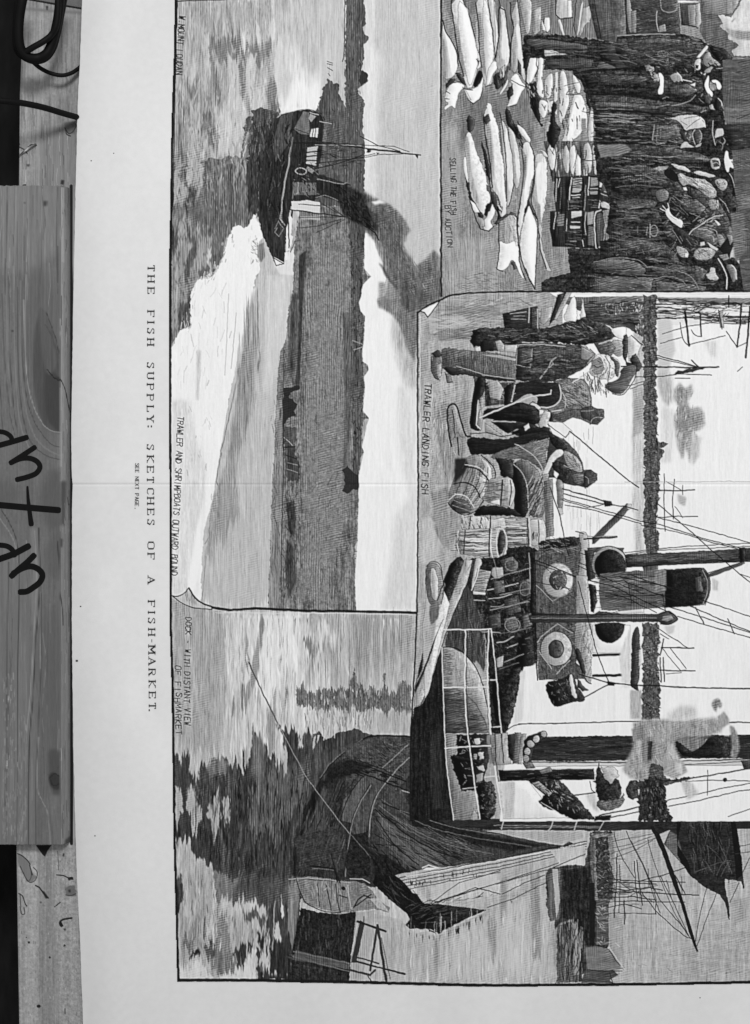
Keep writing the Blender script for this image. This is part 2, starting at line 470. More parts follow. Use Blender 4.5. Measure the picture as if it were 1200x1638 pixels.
p90 455,404 460,402 463,414 456,416
# rigging
l13w1.8 500,341 530,344 553,347
l16w1 480,348 552,347
l16w1 478,365 506,362 548,350
l18w1 506,372 552,351
l18w1 532,332 552,347
l18w1 516,326 548,345
l30w1 543,350 543,384
l13w2.6 470,228 520,230 580,236
l13w2.0 580,237 610,240 640,243
l13w2.0 588,239 624,242 655,246 673,248
l13w1.2 576,218 606,233 640,242
l16w1 500,226 580,232 630,234 655,243
l18w1 582,252 610,247 645,246
l18w1 582,249 600,246
p15r.4 588,240 594,241 592,244 586,244
p15r.4 602,244 608,245 604,247
p12r.4 664,247 670,249 668,254
l70w1 504,232 540,232 578,233
l14w1.4 505,262 545,256 582,252
l14w1.4 505,270 540,262 580,248
l16w1.6 504,280 530,286 560,296
l60w1.2c 508,286 520,289 545,294 555,292
l55w1 505,316 520,312 540,320
k14q60g10w1.1a5 505,226 582,232 582,262 505,270

'''
INK_B = '''
# ---- fish auction panel
p54v4n3 706,-24 1240,-24 1240,468 706,478
p62v4s10 712,380 790,380 800,468 720,470
p62v3s6 708,200 745,200 740,330 712,420
p46v4s8 735,145 850,150 860,240 735,240
p47v4 700,-24 990,-24 990,60 850,60 840,110 790,60 760,20 720,30
k64q70g10w.8a90 710,190 760,190 800,460 712,440
k42q70g8w.8a90 710,150 850,160 800,220 712,240
k40q50g16w.8a4 740,440 800,430 830,465 730,465
k38q80g7w.8a90 850,0 990,0 990,58 850,58
# first row of fish
p80v4 708,30 712,48 722,65 731,85 733,105 729,118 722,125 712,128 707,110
p93v1s1 709,36 715,56 726,76 731,95 730,115 722,122 719,90
p56v4s2 707,60 712,64 716,100 715,124 708,124
l9w1.6c 708,32 713,50 723,66 731,86 733,106
p92r1 716,132 724,130 735,132 745,137 738,144 733,150 730,165 728,175 722,168 712,178 710,172 718,164 711,162 712,150 716,146
l15w1.2 715,138 724,132 736,131
l25w1.2 714,146 720,150
l25w1.2 712,158 719,158
p22r.6 728,117 736,118 742,124 745,137 736,130
p20r.8 713,134 722,126 730,128 720,134 714,142
p88v2 722,8 730,-4 744,-4 750,24 758,50 765,80 769,96 765,106 762,116 758,132 755,140 748,141 742,125 737,110 733,86 728,60 724,34
p94v1 733,0 746,10 756,50 764,82 766,100 760,116 756,134 750,138 744,110 737,80 733,40
p54v5s1.5 724,30 732,40 738,80 742,104 746,124 740,116 733,88 727,56
p40v5 738,-4 748,-4 750,16 744,10
l9w1.8c 724,-4 722,8 727,44 733,86 742,122
l10w1.5 750,22 766,84
p9r.6 757,136 762,120 766,112 772,116 775,122 768,132 760,141
p93 741,141 756,143 767,136 773,120 776,124 774,138 770,152 764,163 756,165 748,158 744,150
p84 740,139 746,146 754,160 748,156
l10w1.2 774,122 772,142 768,158 757,166 748,158
l12w1.2 742,142 756,144
p86 763,92 767,96 770,104 766,110 762,110 765,102
p30r.6 762,94 767,98 765,104
p70v3 760,36 766,30 768,60 766,84 761,74
p84v3 761,6 766,-4 780,-4 786,32 791,62 791,88 789,97 796,99 797,107 789,118 786,136 778,139 773,124 769,104 766,70 764,30
p87v1n3 772,0 779,0 785,34 790,66 789,92 786,110 780,134 776,110 773,60
p54v5s1.5 763,20 770,20 774,80 777,120 772,116 767,80
p92 788,98 796,99 797,107 788,120 784,134 778,138 780,112
l9w1.6 761,4 766,40 767,84 771,108
l10w1.4 781,0 787,40 791,66 792,90
l22w1.1 776,139 788,134
p78v4 780,-4 791,-4 795,30 797,52 796,72 793,92 790,72 786,40
p91v1 790,0 797,56 795,86 793,66
l9w1.6 781,2 787,44 791,78 792,96
l9w1.8 799,10 797,40 798,60 793,92
p74v5 800,8 808,14 811,44 815,72 816,94 812,104 803,116 795,108 794,94 799,58 801,30
p88v2s1 803,16 810,46 813,80 808,98 801,92 803,50
l9w1.6 798,0 800,12 808,16 812,50 816,80 815,100
p24v7r.8 790,120 798,115 808,118 812,104 814,110 810,130 800,140 794,144 789,132
p85 812,126 814,128 810,140 800,152 798,150 806,138
p70 800,110 808,104 806,122 798,130
k12q24g6w1.2a80 790,116 810,112 808,138 794,142
p72v5 818,25 828,-4 832,30 834,64 838,100 842,132 835,124 830,95 826,118 818,113 818,70 823,40
p88v2s1 824,44 830,34 833,70 836,100 838,124 832,98 828,70
l9w1.8 816,4 818,30 822,44 817,70 816,112
l10w1.3 828,-4 832,40 836,80 841,120
p24 828,94 833,104 834,120 829,116
p92 820,122 828,116 834,130 842,138 834,148 830,158 827,166 818,169 810,172 815,162 818,148 820,136 816,128
p16r.8 814,140 820,134 821,150 814,160 811,150
l12w1.1 818,128 832,136 842,140
l12w1 812,172 827,168
p15r1 834,90 842,62 850,58 872,82 858,84 846,96 842,120
p89v2 850,84 858,81 862,84 862,100 857,120 852,128 846,136 842,134 843,112 845,98
p90v2 862,82 868,82 870,100 868,120 869,140 871,158 864,154 858,146 860,120 862,100
l12w1.3 860,82 858,104 861,110 857,122
l9w1.6 841,138 843,110 847,94 856,82 868,81
p12r1 848,136 858,128 858,150 868,160 862,190 870,200 866,204 856,186 848,168
k78q14g5w1.2a60 840,130 858,124 858,160 846,160
k10q30g7w1.6a75 840,130 860,140 862,195 850,170
# fish by the standing man's feet
p80v3 872,126 880,117 885,118 884,150 876,160 871,150
p84v3 888,116 893,114 892,160 886,166
p82v3 896,114 904,113 909,138 912,160 905,184 899,199 894,192 895,150
p86v3 917,114 922,124 930,136 928,150 922,148 916,130
p80v4 872,150 870,160 876,166 884,160 890,166 882,178 872,184 866,180
p86v2 863,160 872,160 878,166 874,186 868,190 862,178
p66v4 874,192 884,196 880,216 872,220 870,206
p84v3r.6 918,150 930,150 937,168 940,190 939,216 934,204 928,216 918,224 908,236 898,242 893,238 902,218 908,196 912,176
p93v2s1 920,156 928,156 930,190 918,214 906,228 910,200
p52v5s1 930,190 938,190 938,214 930,206
p80v3 944,176 950,178 950,226 944,240 940,220 942,196
k12q46g9w1.4a88 866,120 930,150 946,170 930,230 890,230 866,190
k88q30g7w1.3a88 872,120 925,150 936,170 920,215 895,225 880,200
p34v10 870,226 950,226 962,288 884,290
p82v3 878,232 886,228 890,250 886,274 880,270 876,250
p74v4 902,236 908,230 912,250 910,278 904,276 900,256
p84v3 912,236 920,230 922,256 918,280 913,276 911,254
p70v4 934,232 942,226 948,246 946,276 938,278 934,256
p80v3 948,230 954,226 958,250 957,280 950,278 948,254
p12r.8 884,160 892,170 886,190 896,206 892,228 886,240 872,220 880,200
p15r.8 938,150 946,166 944,176 938,166
# second row
p86v1n3r.8 746,214 752,210 757,226 765,250 776,276 780,294 784,312 786,318 778,338 775,346 765,336 755,318 750,298 746,270 744,246
p62v5s1 744,216 750,220 752,262 760,300 768,326 760,324 752,302 746,272
p22r.6 748,182 758,190 760,198 757,208 750,213 747,200
p15r.8 742,246 748,280 753,312 766,336 775,346 768,350 757,330 750,316 744,280
p88 742,250 746,250 748,276 750,296 744,282 741,266
p90 752,320 760,326 768,340 760,340 752,328
p90r.6 784,322 795,321 795,330 791,344 784,356 790,362 782,370 773,368 774,352 780,346
p60v4 764,346 774,350 775,362 766,364 762,350
p9r.6 774,342 780,326 788,322 786,332 778,346
l10w1.6 752,322 760,346 768,366 782,370 790,362
p40 778,296 786,300 784,308 779,304
l12w1.4 780,270 786,310 784,330
p86v2r.6 774,188 780,164 785,166 790,184 797,202 801,238 806,262 808,290 808,310 812,324 810,342 800,352 803,330 798,316 788,302 785,270 782,236 776,210
p89v1n3s1 788,196 796,216 802,254 805,290 802,312 794,296 790,250
p54v5s1.5 776,186 784,196 788,240 790,290 786,276 780,232
l9w1.8c 774,184 776,214 784,262 788,300
p22r.6 774,188 782,182 784,192 777,200
p15r.6 770,226 776,240 784,270 784,290 778,280
p26r.7 784,304 796,312 800,326 796,340 790,330
p12r.6 795,330 804,330 802,352 796,356
k88q8g8w1.4a70 796,325 806,325 804,350 798,350
p76v4 800,190 808,196 815,222 820,250 822,290 818,316 812,334 810,310 808,276 804,240
p88v2s1 808,204 814,232 819,262 819,296 814,310 812,270
l9w1.5c 800,180 806,220 810,270 810,322
l10w1.3c 812,210 822,262 822,296 814,330
p76v4 812,194 822,210 830,240 833,272 831,296 826,303 822,290 820,250 815,224
p88v1s1 822,226 830,258 830,290 826,280
p16r.8 808,170 818,180 818,200 830,200 836,222 828,222 818,206 810,200
k8q26g8w1.4a70 815,190 836,200 840,240 826,230
p88v2 826,198 836,204 842,212 850,224 846,230 838,220 832,212
p84v3r.6 838,228 846,226 852,240 855,256 854,280 848,302 845,326 838,346 833,370 830,382 828,352 833,325 836,300 838,272 835,248
p93v1s1 846,236 852,256 850,282 844,306 840,328 838,310 844,270
p52v5s1 836,240 842,250 842,280 838,304 836,290
l9w1.5c 834,240 838,270 834,310 828,350 829,376
l10w1.3c 848,230 856,256 853,290 846,324 838,346
p76v4r.6 856,248 864,244 874,248 876,290 874,320 869,345 866,366 868,396 875,420 884,436 872,432 864,398 862,366 852,334 850,316 855,290
p91v2s1 858,262 872,256 873,292 870,318 862,330 858,300
p60v4s1 852,312 864,330 866,360 862,360 853,332
p80v3 858,244 864,238 874,244 878,252 870,250 866,240
l9w1.5c 855,250 855,290 850,322 860,352 864,396 874,430
p20r.6 838,340 846,318 852,336 858,348 850,340
p26r1 790,356 808,344 824,340 828,352 816,346 804,350 796,360
p66v5r.6 798,356 808,348 822,344 827,350 827,372 829,388 826,402 798,402
p93v1r.6 799,384 812,390 826,384 830,400 832,426 840,448 832,440 822,418 818,416 814,426 806,433 797,432 795,428 799,400
l10w1.5 798,358 799,400 795,430 804,434
l9w1.5 826,346 829,388 832,426 842,448
k40q16g10w.9a75 800,352 824,348 826,390 802,385
p30r.8 818,420 824,420 826,430 822,432
p94r.4 846,326 851,340 856,352 860,366 859,400 856,440 856,461 850,450 842,432 833,412 831,390 834,366 840,346
l18w1.3 846,326 858,350
l8w1.6c 830,392 836,420 846,444 855,462
l12w1.3 860,366 858,420 856,462
# baskets of fish and upright fish at the back
k80q16g12w1.4a88 880,232 950,228 955,284 888,286
k14q20g12w1.2a86 880,232 950,228 955,284 888,286
p90v2 924,246 929,254 930,280 922,281 920,262
p88v2 898,232 892,250 890,278 888,270 892,246
p15v4f6 888,283 962,281 972,288 974,334 962,338 890,338 886,310
p15v4f6 880,338 962,336 968,346 968,392 958,398 884,394 880,366
l66w1.5 891,286 889,322
l74w1.3 896,285 893,300
l40w1 898,300 896,334
l78w1.8 915,284 912,300 911,320
l42w1.2 909,320 909,336
l50w2 937,296 935,336
l76w1.8 943,284 941,312
p62h8f4 916,284 932,284 931,300 916,300
k16q12g14w1a0j3 916,284 932,284 932,300 916,300
p68h3f4 916,301 931,301 930,308 915,308
l84w1.6 914,312 928,312
l80w1.3 916,316 927,316
k46q12g12w.9a0j3 912,319 930,319 930,336 912,336
p58n4f4 945,284 957,284 957,297 945,299
p66f4 944,301 957,301 957,305 944,305
p60f4 943,306 957,306 956,311 944,311
k48q8g10w.9a0j3 942,314 956,314 956,334 942,334
l9w2.4 925,310 933,304 933,286
l9w2 933,310 932,337
l9w1.8 958,284 957,334
p40v4 960,288 970,282 974,290 976,306 964,306
l76w1.5c 959,298 961,288 966,280 972,282 976,296 978,312
p82f4 960,292 965,292 962,300 958,300
l70w1.4 960,304 972,308 984,310
l68w1.3 962,310 974,314 976,322
p76n3r.3f6 961,321 970,323 976,328 982,332 985,340 986,349 982,342 978,336 968,333 962,332
l78w1.8 980,330 990,334 997,342
l80w2 960,322 958,332
l60w1.2c 970,342 975,341 975,336
l72w1.4 889,340 886,366
l62w1.2 894,340 891,356
p42v4f4 893,342 903,342 902,362 891,362
l9w2 905,340 905,392
l66w1.5 907,350 906,370
p76h3f3 914,338 931,337 931,346 914,349
l84w1.5 914,355 928,355
p72h4f3 912,361 929,361 928,366 912,366
k44q14g14w.9a0j3 910,368 930,368 928,394 910,394
l60w1.3 912,386 922,386
l9w2.4 933,340 931,394
l66w1.6c 938,340 936,356 937,376
p60v4f3 940,340 950,338 949,358 940,360
p38v4f4 941,362 950,362 950,394 940,392
l80w1.4 932,384 934,394
p32v5f0 954,344 960,339 966,344 967,374 962,394 956,396
l78w1.8c 961,336 953,340 951,352 952,380 954,398 960,395
l66w1.3c 966,342 968,360 967,376 964,390
# upper right of the heap
p72v4 830,-4 850,-4 851,24 848,50 843,56 838,40
p64v6 853,16 866,10 864,50 856,56 852,50
p88v2 872,28 879,28 880,46 876,52 870,44
l9w1.4 871,30 869,44 875,52
p86 866,30 871,40 874,50 868,48
p78v3 889,12 892,-4 915,-4 916,28 905,28 895,31 890,24
p90v1 908,0 914,0 915,27 908,28
l10w1.4 889,0 890,24 897,31 916,28
p82v2 892,32 896,30 904,56 900,56 894,40
p64v6r.6 929,14 946,8 946,36 938,36 932,52 928,60 926,40
p82v2 928,12 934,-4 930,30 926,56 923,58 926,36
l10w1.3 922,0 918,40 922,58
# crowd mass
p15h4n6r1f0y0 838,57 870,55 900,56 950,62 986,68 988,57 1000,53 1020,57 1050,54 1095,55 1120,62 1132,72 1150,73 1163,76 1171,92 1160,100 1157,110 1160,125 1158,150 1156,170 1160,200 1170,230 1180,300 1178,360 1182,400 1200,468 868,470 866,452 874,446 898,440 912,436 908,398 960,398 972,390 976,366 972,346 978,336 966,296 956,288 950,236 952,200 946,166 938,150 930,132 916,113 870,112 872,94 846,92 838,80
p78v3h3 870,80 884,80 898,85 910,87 872,90
p32h6 840,62 870,62 940,72 940,80 880,76 845,74
p26h6 870,96 930,92 950,96 945,108 880,110
p40h6 958,100 990,94 1000,104 980,110 955,108
p40h5s1 980,322 1040,316 1042,322 990,328
p36h8r.8 953,418 990,413 1018,418 1036,432 1026,442 980,438 955,430
p34h8r.8 950,444 1010,440 1045,446 1040,468 950,468
p34h7s1 1000,60 1060,58 1110,64 1090,72 1010,70
p42h5 1100,58 1122,64 1112,68
p22h6 960,70 1040,74 1060,100 990,110 960,96
p20h5 1040,170 1090,170 1080,200 1040,195
p28h6 1045,200 1085,200 1085,226 1050,228
p30h7 1010,290 1060,282 1060,310 1015,305
p26h7 955,190 1040,190 1050,212 960,216
p22h6n6f14y60 985,62 1050,56 1100,60 1130,76 1140,92 1120,108 1100,116 1060,104 1030,108 1000,104 985,84
p18h6n6f12y60 930,116 990,112 1030,116 1060,120 1100,118 1124,126 1126,146 1100,158 1060,158 1000,150 945,150
p22h6n6f12y60 945,152 1000,154 1060,162 1110,164 1136,170 1130,184 1090,180 1060,182 1000,176 950,174
p17h6n6f12y60 952,178 1010,180 1060,190 1090,200 1090,224 1050,228 1000,226 954,222
p22h6n6f12y60 1000,228 1050,234 1080,240 1128,246 1138,260 1100,262 1060,258 1020,250 1000,246
p19h6n6f12y60 980,264 1030,262 1062,272 1090,296 1110,316 1130,330 1110,346 1080,330 1060,318 1010,318 978,304
p19h6n6f12y60 976,330 1010,336 1050,334 1060,350 1050,366 1010,366 985,384 970,372
p20h6n6f14y60 1052,352 1062,356 1080,364 1100,376 1120,388 1110,396 1086,392 1070,398 1056,380
p18h6n6f12y60 960,386 1000,380 1060,384 1080,404 1090,420 1060,430 1020,416 990,412 960,416
p25h6n6f14y60 1040,424 1080,420 1120,424 1130,440 1120,458 1080,450 1050,452
p24h6n4f16y60 1096,296 1120,306 1150,322 1166,350 1176,380 1170,396 1150,396 1128,372 1110,348
k34q46g34w1.1a0j4 880,60 1000,66 1000,150 940,130 930,112 880,108
k36q70g30w1.0a2j6 955,152 1080,160 1080,228 955,226
k36q80g30w1.1a2j7 985,232 1060,240 1060,420 980,414
k56q20g30w1.2a1j5 955,180 1040,186 1040,196 955,196
k46q36g26w1.1a8j8 990,70 1110,64 1130,86 1060,104 1000,100
k50q46g16w1.1a30j14 1060,290 1150,330 1166,400 1100,400
k58q44g14w1.0a-30j16 1060,340 1150,350 1150,420 1060,410
k44q50g30w1.1a2j8 950,420 1040,424 1140,446 1140,466 950,466
k58q30g8w1.0a30j50 1050,90 1150,110 1150,240 1060,240
k7q90g22w1.4a1j7 880,60 1110,64 1170,440 990,440
k8q60g12w1.4a30j30 1060,280 1160,300 1160,440 1060,440
l9w2c 930,114 990,110 1040,112
l9w2.4c 945,151 1010,152 1080,162 1130,168
l9w2.2c 950,176 1010,178 1080,186
l9w2.4c 955,228 1030,230 1090,236
l9w2c 980,256 1030,256 1070,262
l9w2.4c 976,326 1040,328 1060,322
l9w2.4c 950,436 1000,442 1060,444 1100,456
l9w2c 990,410 1040,420 1090,424 1130,424
l40w1.2c 985,300 1020,296 1060,300
l52w1.2c 950,420 985,412 1020,416 1036,428
p46h5s1 955,232 1000,230 1012,240 990,250 960,252
p30h6n5f14y70 1004,66 1050,60 1096,64 1118,74 1092,82 1040,80 1006,78
p28h6n5f12y60 960,120 1020,120 1042,126 1020,134 960,132
p30h6n5f12y60 1070,138 1100,134 1116,146 1100,154 1074,150
p34h6n5f10y50 952,162 1010,164 1056,170 1050,175 1000,172 952,170
p30h6n6f14y60 1096,165 1130,172 1124,181 1100,178
p32h6n5f12y60 1046,200 1086,200 1090,218 1066,224 1046,222
p30h6n5f14y70 1056,232 1090,240 1126,246 1130,256 1096,256 1060,250
p28h6n5f12y60 990,266 1034,264 1050,270 1040,280 990,276
p34h6n5f12y60 985,322 1040,318 1052,324 1048,332 990,334
p32h7n6f14y60 1086,318 1114,318 1130,332 1120,344 1096,336
p30h6n5f14y60 985,386 1030,384 1060,394 1050,404 1000,400
p34h7n6f12y60 1050,450 1090,452 1130,458 1128,466 1050,466
k56q60g22w1.0a2j7 955,160 1120,170 1120,240 955,226
k54q60g22w1.0a3j8 985,240 1130,250 1110,280 985,300
k52q50g20w1.0a3j9 985,330 1060,334 1060,420 985,400
# faces and hats
p15n3r.5 1134,76 1142,73 1154,73 1164,77 1170,86 1172,94 1166,99 1152,97 1142,90
k34q10g6w.9a20j30 1138,76 1164,78 1168,94 1150,94
p82v3f8 1114,92 1130,73 1133,74 1132,78 1119,93
p56n5 1124,92 1132,82 1137,84 1139,92 1148,97 1154,104 1146,106 1138,103 1132,108 1125,103
l10w1.6c 1133,101 1137,106 1141,104
l9w1.8 1143,101 1149,106
l72w1 1146,110 1154,109 1164,108
p62n4 1126,112 1138,106 1141,108 1136,116 1128,118
p11 1122,102 1132,108 1126,114 1121,112
p78n4r.4 1112,97 1119,93 1122,96 1120,104 1121,110 1114,113 1111,108
p9f0 1113,105 1117,105 1116,109 1113,109
p84 1120,114 1124,117 1122,119
p80 1124,119 1130,116 1128,121
p93r.3f6 1129,128 1132,122 1135,121 1134,132 1135,142 1141,149 1139,156 1134,153 1129,144 1127,136
p92r.3f6 1138,128 1146,127 1153,133 1155,140 1150,144 1146,140 1146,134 1139,132
p54n6f0 1135,129 1139,132 1145,136 1146,142 1140,146 1135,142
l10w1 1141,134 1145,133
p34n6 1126,152 1134,150 1140,158 1136,166 1128,164
p64n6 1135,168 1140,166 1142,172 1147,176 1136,175
p13 1144,158 1150,156 1154,162 1154,172 1148,178 1142,172
l74w1.4c 1149,157 1154,163 1155,170
l66w1.2 1121,180 1130,177
p92r.3f5 1053,116 1058,116 1062,124 1062,138 1061,150 1053,151 1052,146 1056,134
p60n9r.5 1044,121 1052,117 1055,124 1053,130 1047,128
p48n9r.5 1030,104 1038,103 1046,108 1046,114 1034,114
k75q12g3w1.2a30j50 1032,104 1046,108 1052,120 1054,130 1046,130
p62n4r.3f14 1071,121 1082,116 1090,122 1093,130 1088,129 1086,132 1082,129 1079,133 1074,127
l86w1.4c 1083,116 1089,122 1092,129
l84w1.5 1093,127 1100,129 1107,131
p86 1103,136 1113,132 1112,139
p82 1108,143 1113,142 1116,145
l56w1.3c 1074,169 1090,166 1104,161 1113,152
l50w1.2c 1060,158 1066,155 1070,156
l44w1.2c 1118,158 1122,162 1126,164
l52w1c 1092,142 1098,146
o44w1.2 1060,86 8,5
o40w1.2 1062,100 8,5
k46q24g5w1a20j50 1052,80 1074,80 1080,108 1060,108
p78v3r.5f8 1064,187 1078,188 1085,185 1096,184 1112,183 1120,187 1126,196 1129,203 1117,205 1106,207 1097,210 1092,200 1084,193 1076,190
l40w1c 1095,190 1104,188 1116,186
l38w1c 1098,206 1110,196 1120,190
l46w1 1090,194 1100,200
l92w1.5c 1120,187 1126,194 1128,203
p24n5 1086,210 1096,210 1108,206 1106,230 1094,226
k60q12g4w1.1a80j40 1096,212 1106,212 1106,224 1098,224
p28n4 1108,210 1116,206 1122,210 1122,224 1116,230 1110,226
l70w1.3c 1112,207 1108,214 1109,222 1112,231
l64w1.3c 1118,208 1122,214 1122,222 1119,229
p76n4r.4f8 1087,238 1090,231 1095,226 1100,227 1104,232 1112,235 1104,236 1096,236
p70n3f6 1112,233 1118,230 1123,228 1121,233 1114,236
l60w1.4 1047,200 1044,224
l48w1.2 1053,200 1050,226
l46w1.1 1058,202 1056,222
p76v3r.4f8 1146,206 1152,205 1159,206 1158,217 1150,219 1142,222
l66w1.6c 1141,193 1140,212 1144,232
l62w1.2c 1157,221 1160,226 1156,231
l56w1.2c 1163,219 1167,226 1164,231
l48w1.2c 1150,226 1156,232 1154,240
p89r.3f6 1161,240 1165,242 1165,250 1168,255 1176,252 1183,255 1184,262 1180,268 1173,270 1167,267 1166,276 1162,275 1159,264 1158,252
p60f4 1170,258 1178,256 1180,262 1173,265
p72n5r.4 1136,255 1144,252 1152,253 1153,268 1144,272 1137,268
p28n6f0 1140,257 1150,257 1151,266 1142,267
l66w1c 1141,262 1146,260 1150,263
l8w2.6c 1162,276 1168,282 1172,292 1174,312
l66w1.3c 1167,278 1172,286 1175,300
p38v5f8 1175,290 1184,286 1189,296 1188,310 1176,314
l64w1.2c 1176,288 1184,286 1189,296
p24n6f8 1160,312 1170,310 1178,318 1178,332 1166,334
p62n7r.6f8 1044,270 1054,265 1070,266 1066,271 1054,275
p76n6r.5f8 1071,262 1084,263 1094,266 1105,272 1104,276 1092,272 1082,270
p78n5r.4f8 1108,275 1118,273 1132,276 1146,282 1140,284 1126,282 1116,280
p64n8r.6f10 1082,281 1090,276 1096,280 1106,284 1120,286 1134,291 1142,300 1148,308 1142,318 1134,316 1124,308 1112,299 1100,294 1093,298 1087,290
k30q24g9w.9a32j10 1100,284 1134,292 1146,312 1120,304
k86q20g9w1a32j10 1084,280 1134,292 1146,312 1120,304
p10f0 1064,270 1076,272 1086,284 1084,292 1070,286 1062,278
p86 1092,300 1098,299 1100,305 1094,305
p66n7r.4 1142,289 1150,286 1158,286 1165,291 1163,300 1156,306 1148,300
k18q8g4w1a30j60 1146,290 1162,290 1160,302 1150,300
p60n7 1130,322 1138,319 1150,320 1150,334 1138,336
k14q9g4w1.1a70j40 1130,322 1150,322 1148,336 1136,336
l60w1.3c 1152,318 1160,326 1166,340
l46w1.2c 1070,324 1074,316 1080,320
k50q14g5w1a60j20 1074,318 1104,318 1104,330 1076,330
p44n6 1048,306 1060,302 1070,306 1070,318 1058,324 1050,318
p86r.3f6 1064,337 1070,331 1072,340 1079,347 1094,354 1091,366 1082,361 1071,351 1066,345
l82w1.6 1056,334 1066,338
l82w1.5 1060,329 1067,337
l82w1.5 1068,325 1070,333
l60w.8 1072,345 1082,352
p18n4f8 1076,362 1090,366 1100,372 1112,392 1100,398 1088,388 1080,378
l50w1.2 1076,368 1084,380 1090,390
l46w1.1 1088,378 1092,386
l44w1 1098,382 1106,392
l78w1.4c 1102,375 1108,368 1118,362 1132,352 1144,346 1156,344
k70q14g7w1a-55j15 1118,352 1146,342 1154,346 1126,360
p40n7r.4f12 1106,370 1120,362 1134,362 1144,372 1150,388 1140,392 1124,382 1110,378
l68w1.3c 1118,366 1132,368 1140,372
l64w1.2c 1136,366 1146,370 1147,380
l64w1.2c 1130,376 1140,378 1142,386
p54n8r.4f10 1146,374 1154,374 1160,382 1162,392 1154,396 1148,388
p84 1142,350 1148,354 1153,360 1148,362
p62n8r.4f10 1081,393 1092,396 1102,402 1100,412 1092,413 1084,406
p88f4 1096,404 1102,405 1100,412 1095,411
p66n9r.5f12 1108,410 1112,400 1122,396 1136,396 1146,402 1142,410 1132,416 1118,416
p78f5 1120,388 1127,386 1128,392 1120,394
p78f5 1130,386 1140,392 1150,398 1147,402 1136,396
k36q24g6w1a20j30 1108,398 1146,400 1136,414 1110,414
p13f4 1152,396 1166,376 1172,380 1172,398 1166,406 1154,404
p54n4 1162,374 1172,376 1172,386 1168,392
p80n4r.4f8 1166,416 1170,400 1177,390 1179,404 1187,418 1188,424 1182,422 1175,412 1169,412
k60q8g5w1a50j30 1176,406 1186,414 1186,424 1178,416
p52n5 1150,408 1164,406 1166,414 1156,418
l80w1.8c 1149,414 1155,424 1162,440 1163,450 1162,462
l9w2.2c 1154,414 1162,428 1167,444 1166,458
p50v4 1160,423 1171,423 1177,430 1178,446 1173,454 1168,440
l84w1.5c 1170,424 1177,432 1178,447
p74n4r.4f6 1128,438 1136,436 1136,428 1144,428 1145,438 1151,445 1145,449 1134,447
p40n6 1110,432 1124,428 1132,434 1124,446 1112,442
l50w1.6c 1086,434 1102,440 1112,450 1118,462
l46w1.4c 1050,446 1066,442 1086,446 1100,458
k48q30g14w1.1a12j14 960,446 1040,444 1110,456 1110,466 960,466
k46q26g14w1a10j14 1040,415 1100,420 1100,434 1040,432
l50w1.4 1036,362 1034,376
o54w1.4 1046,369 6,9
l60w1.4 1040,358 1040,380
l44w1.2 1020,362 1020,372
k40q30g6w1a40j60 985,375 1060,380 1060,410 985,410
# quay and harbour beyond
p38v3h3 1120,-4 1240,-4 1240,95 1172,92 1160,78 1130,70 1120,50
p52v4 1122,-4 1186,-4 1172,22 1152,24 1124,22
p84v3n2r.6 1149,23 1170,28 1180,12 1188,-4 1240,-4 1240,90 1174,90 1170,82 1182,72 1164,62 1166,54 1150,42 1156,38
p60v5s2 1160,44 1172,48 1190,50 1240,48 1240,62 1190,64 1168,60
p58s1 1170,34 1178,28 1172,36
p34h4 1156,96 1240,92 1240,470 1190,468 1180,400 1178,330 1170,230 1160,190 1156,150
p42h4s3 1160,170 1240,160 1240,190 1160,196
p22h5 1155,200 1240,196 1240,236 1168,240
l20w1.4 1180,190 1240,168
p46h6 1176,310 1240,310 1240,330 1180,336
p42h4s2 1168,340 1190,340 1196,400 1176,420
k24q100g10w.9a0 1158,100 1200,96 1200,460 1190,440 1170,230
k50q50g10w.8a0 1158,100 1200,96 1200,460 1190,440 1170,230
p24h4n2 988,-4 1085,-4 1088,56 1050,54 1020,56 988,58
p34v4h4 940,-4 1000,-4 1002,56 988,58 986,68 955,62 948,30
l12w1.4 950,-4 956,34 962,62
p60v3 1001,-4 1008,-4 1010,18 1018,18 1018,50 1006,54
l12w1.6 1001,-4 1003,54
p52v4 1010,18 1018,16 1018,52 1011,52
l66w1.6 1051,18 1050,34 1053,50
p60v3 1054,42 1064,38 1066,50 1054,52
l58w1.4c 1057,-4 1058,14 1068,19 1082,16 1084,-4
l30w1.6 1070,0 1071,16
p30v4 1088,6 1116,6 1116,42 1090,40
p54v3 1100,8 1114,8 1114,42 1102,40
p66v3 1113,8 1120,4 1122,36 1116,46 1113,40
l12w1.4 1090,38 1116,44
p88 1084,0 1118,2 1118,4 1085,5
l60w1.5 988,57 1010,56 1050,54 1080,55
k44q50g8w.8a0 1016,0 1090,0 1088,54 1018,54
# frame
l14w3 706,-24 705,230 706,330 706,474
l85w1.2 703,-24 702,230 703,330
'''
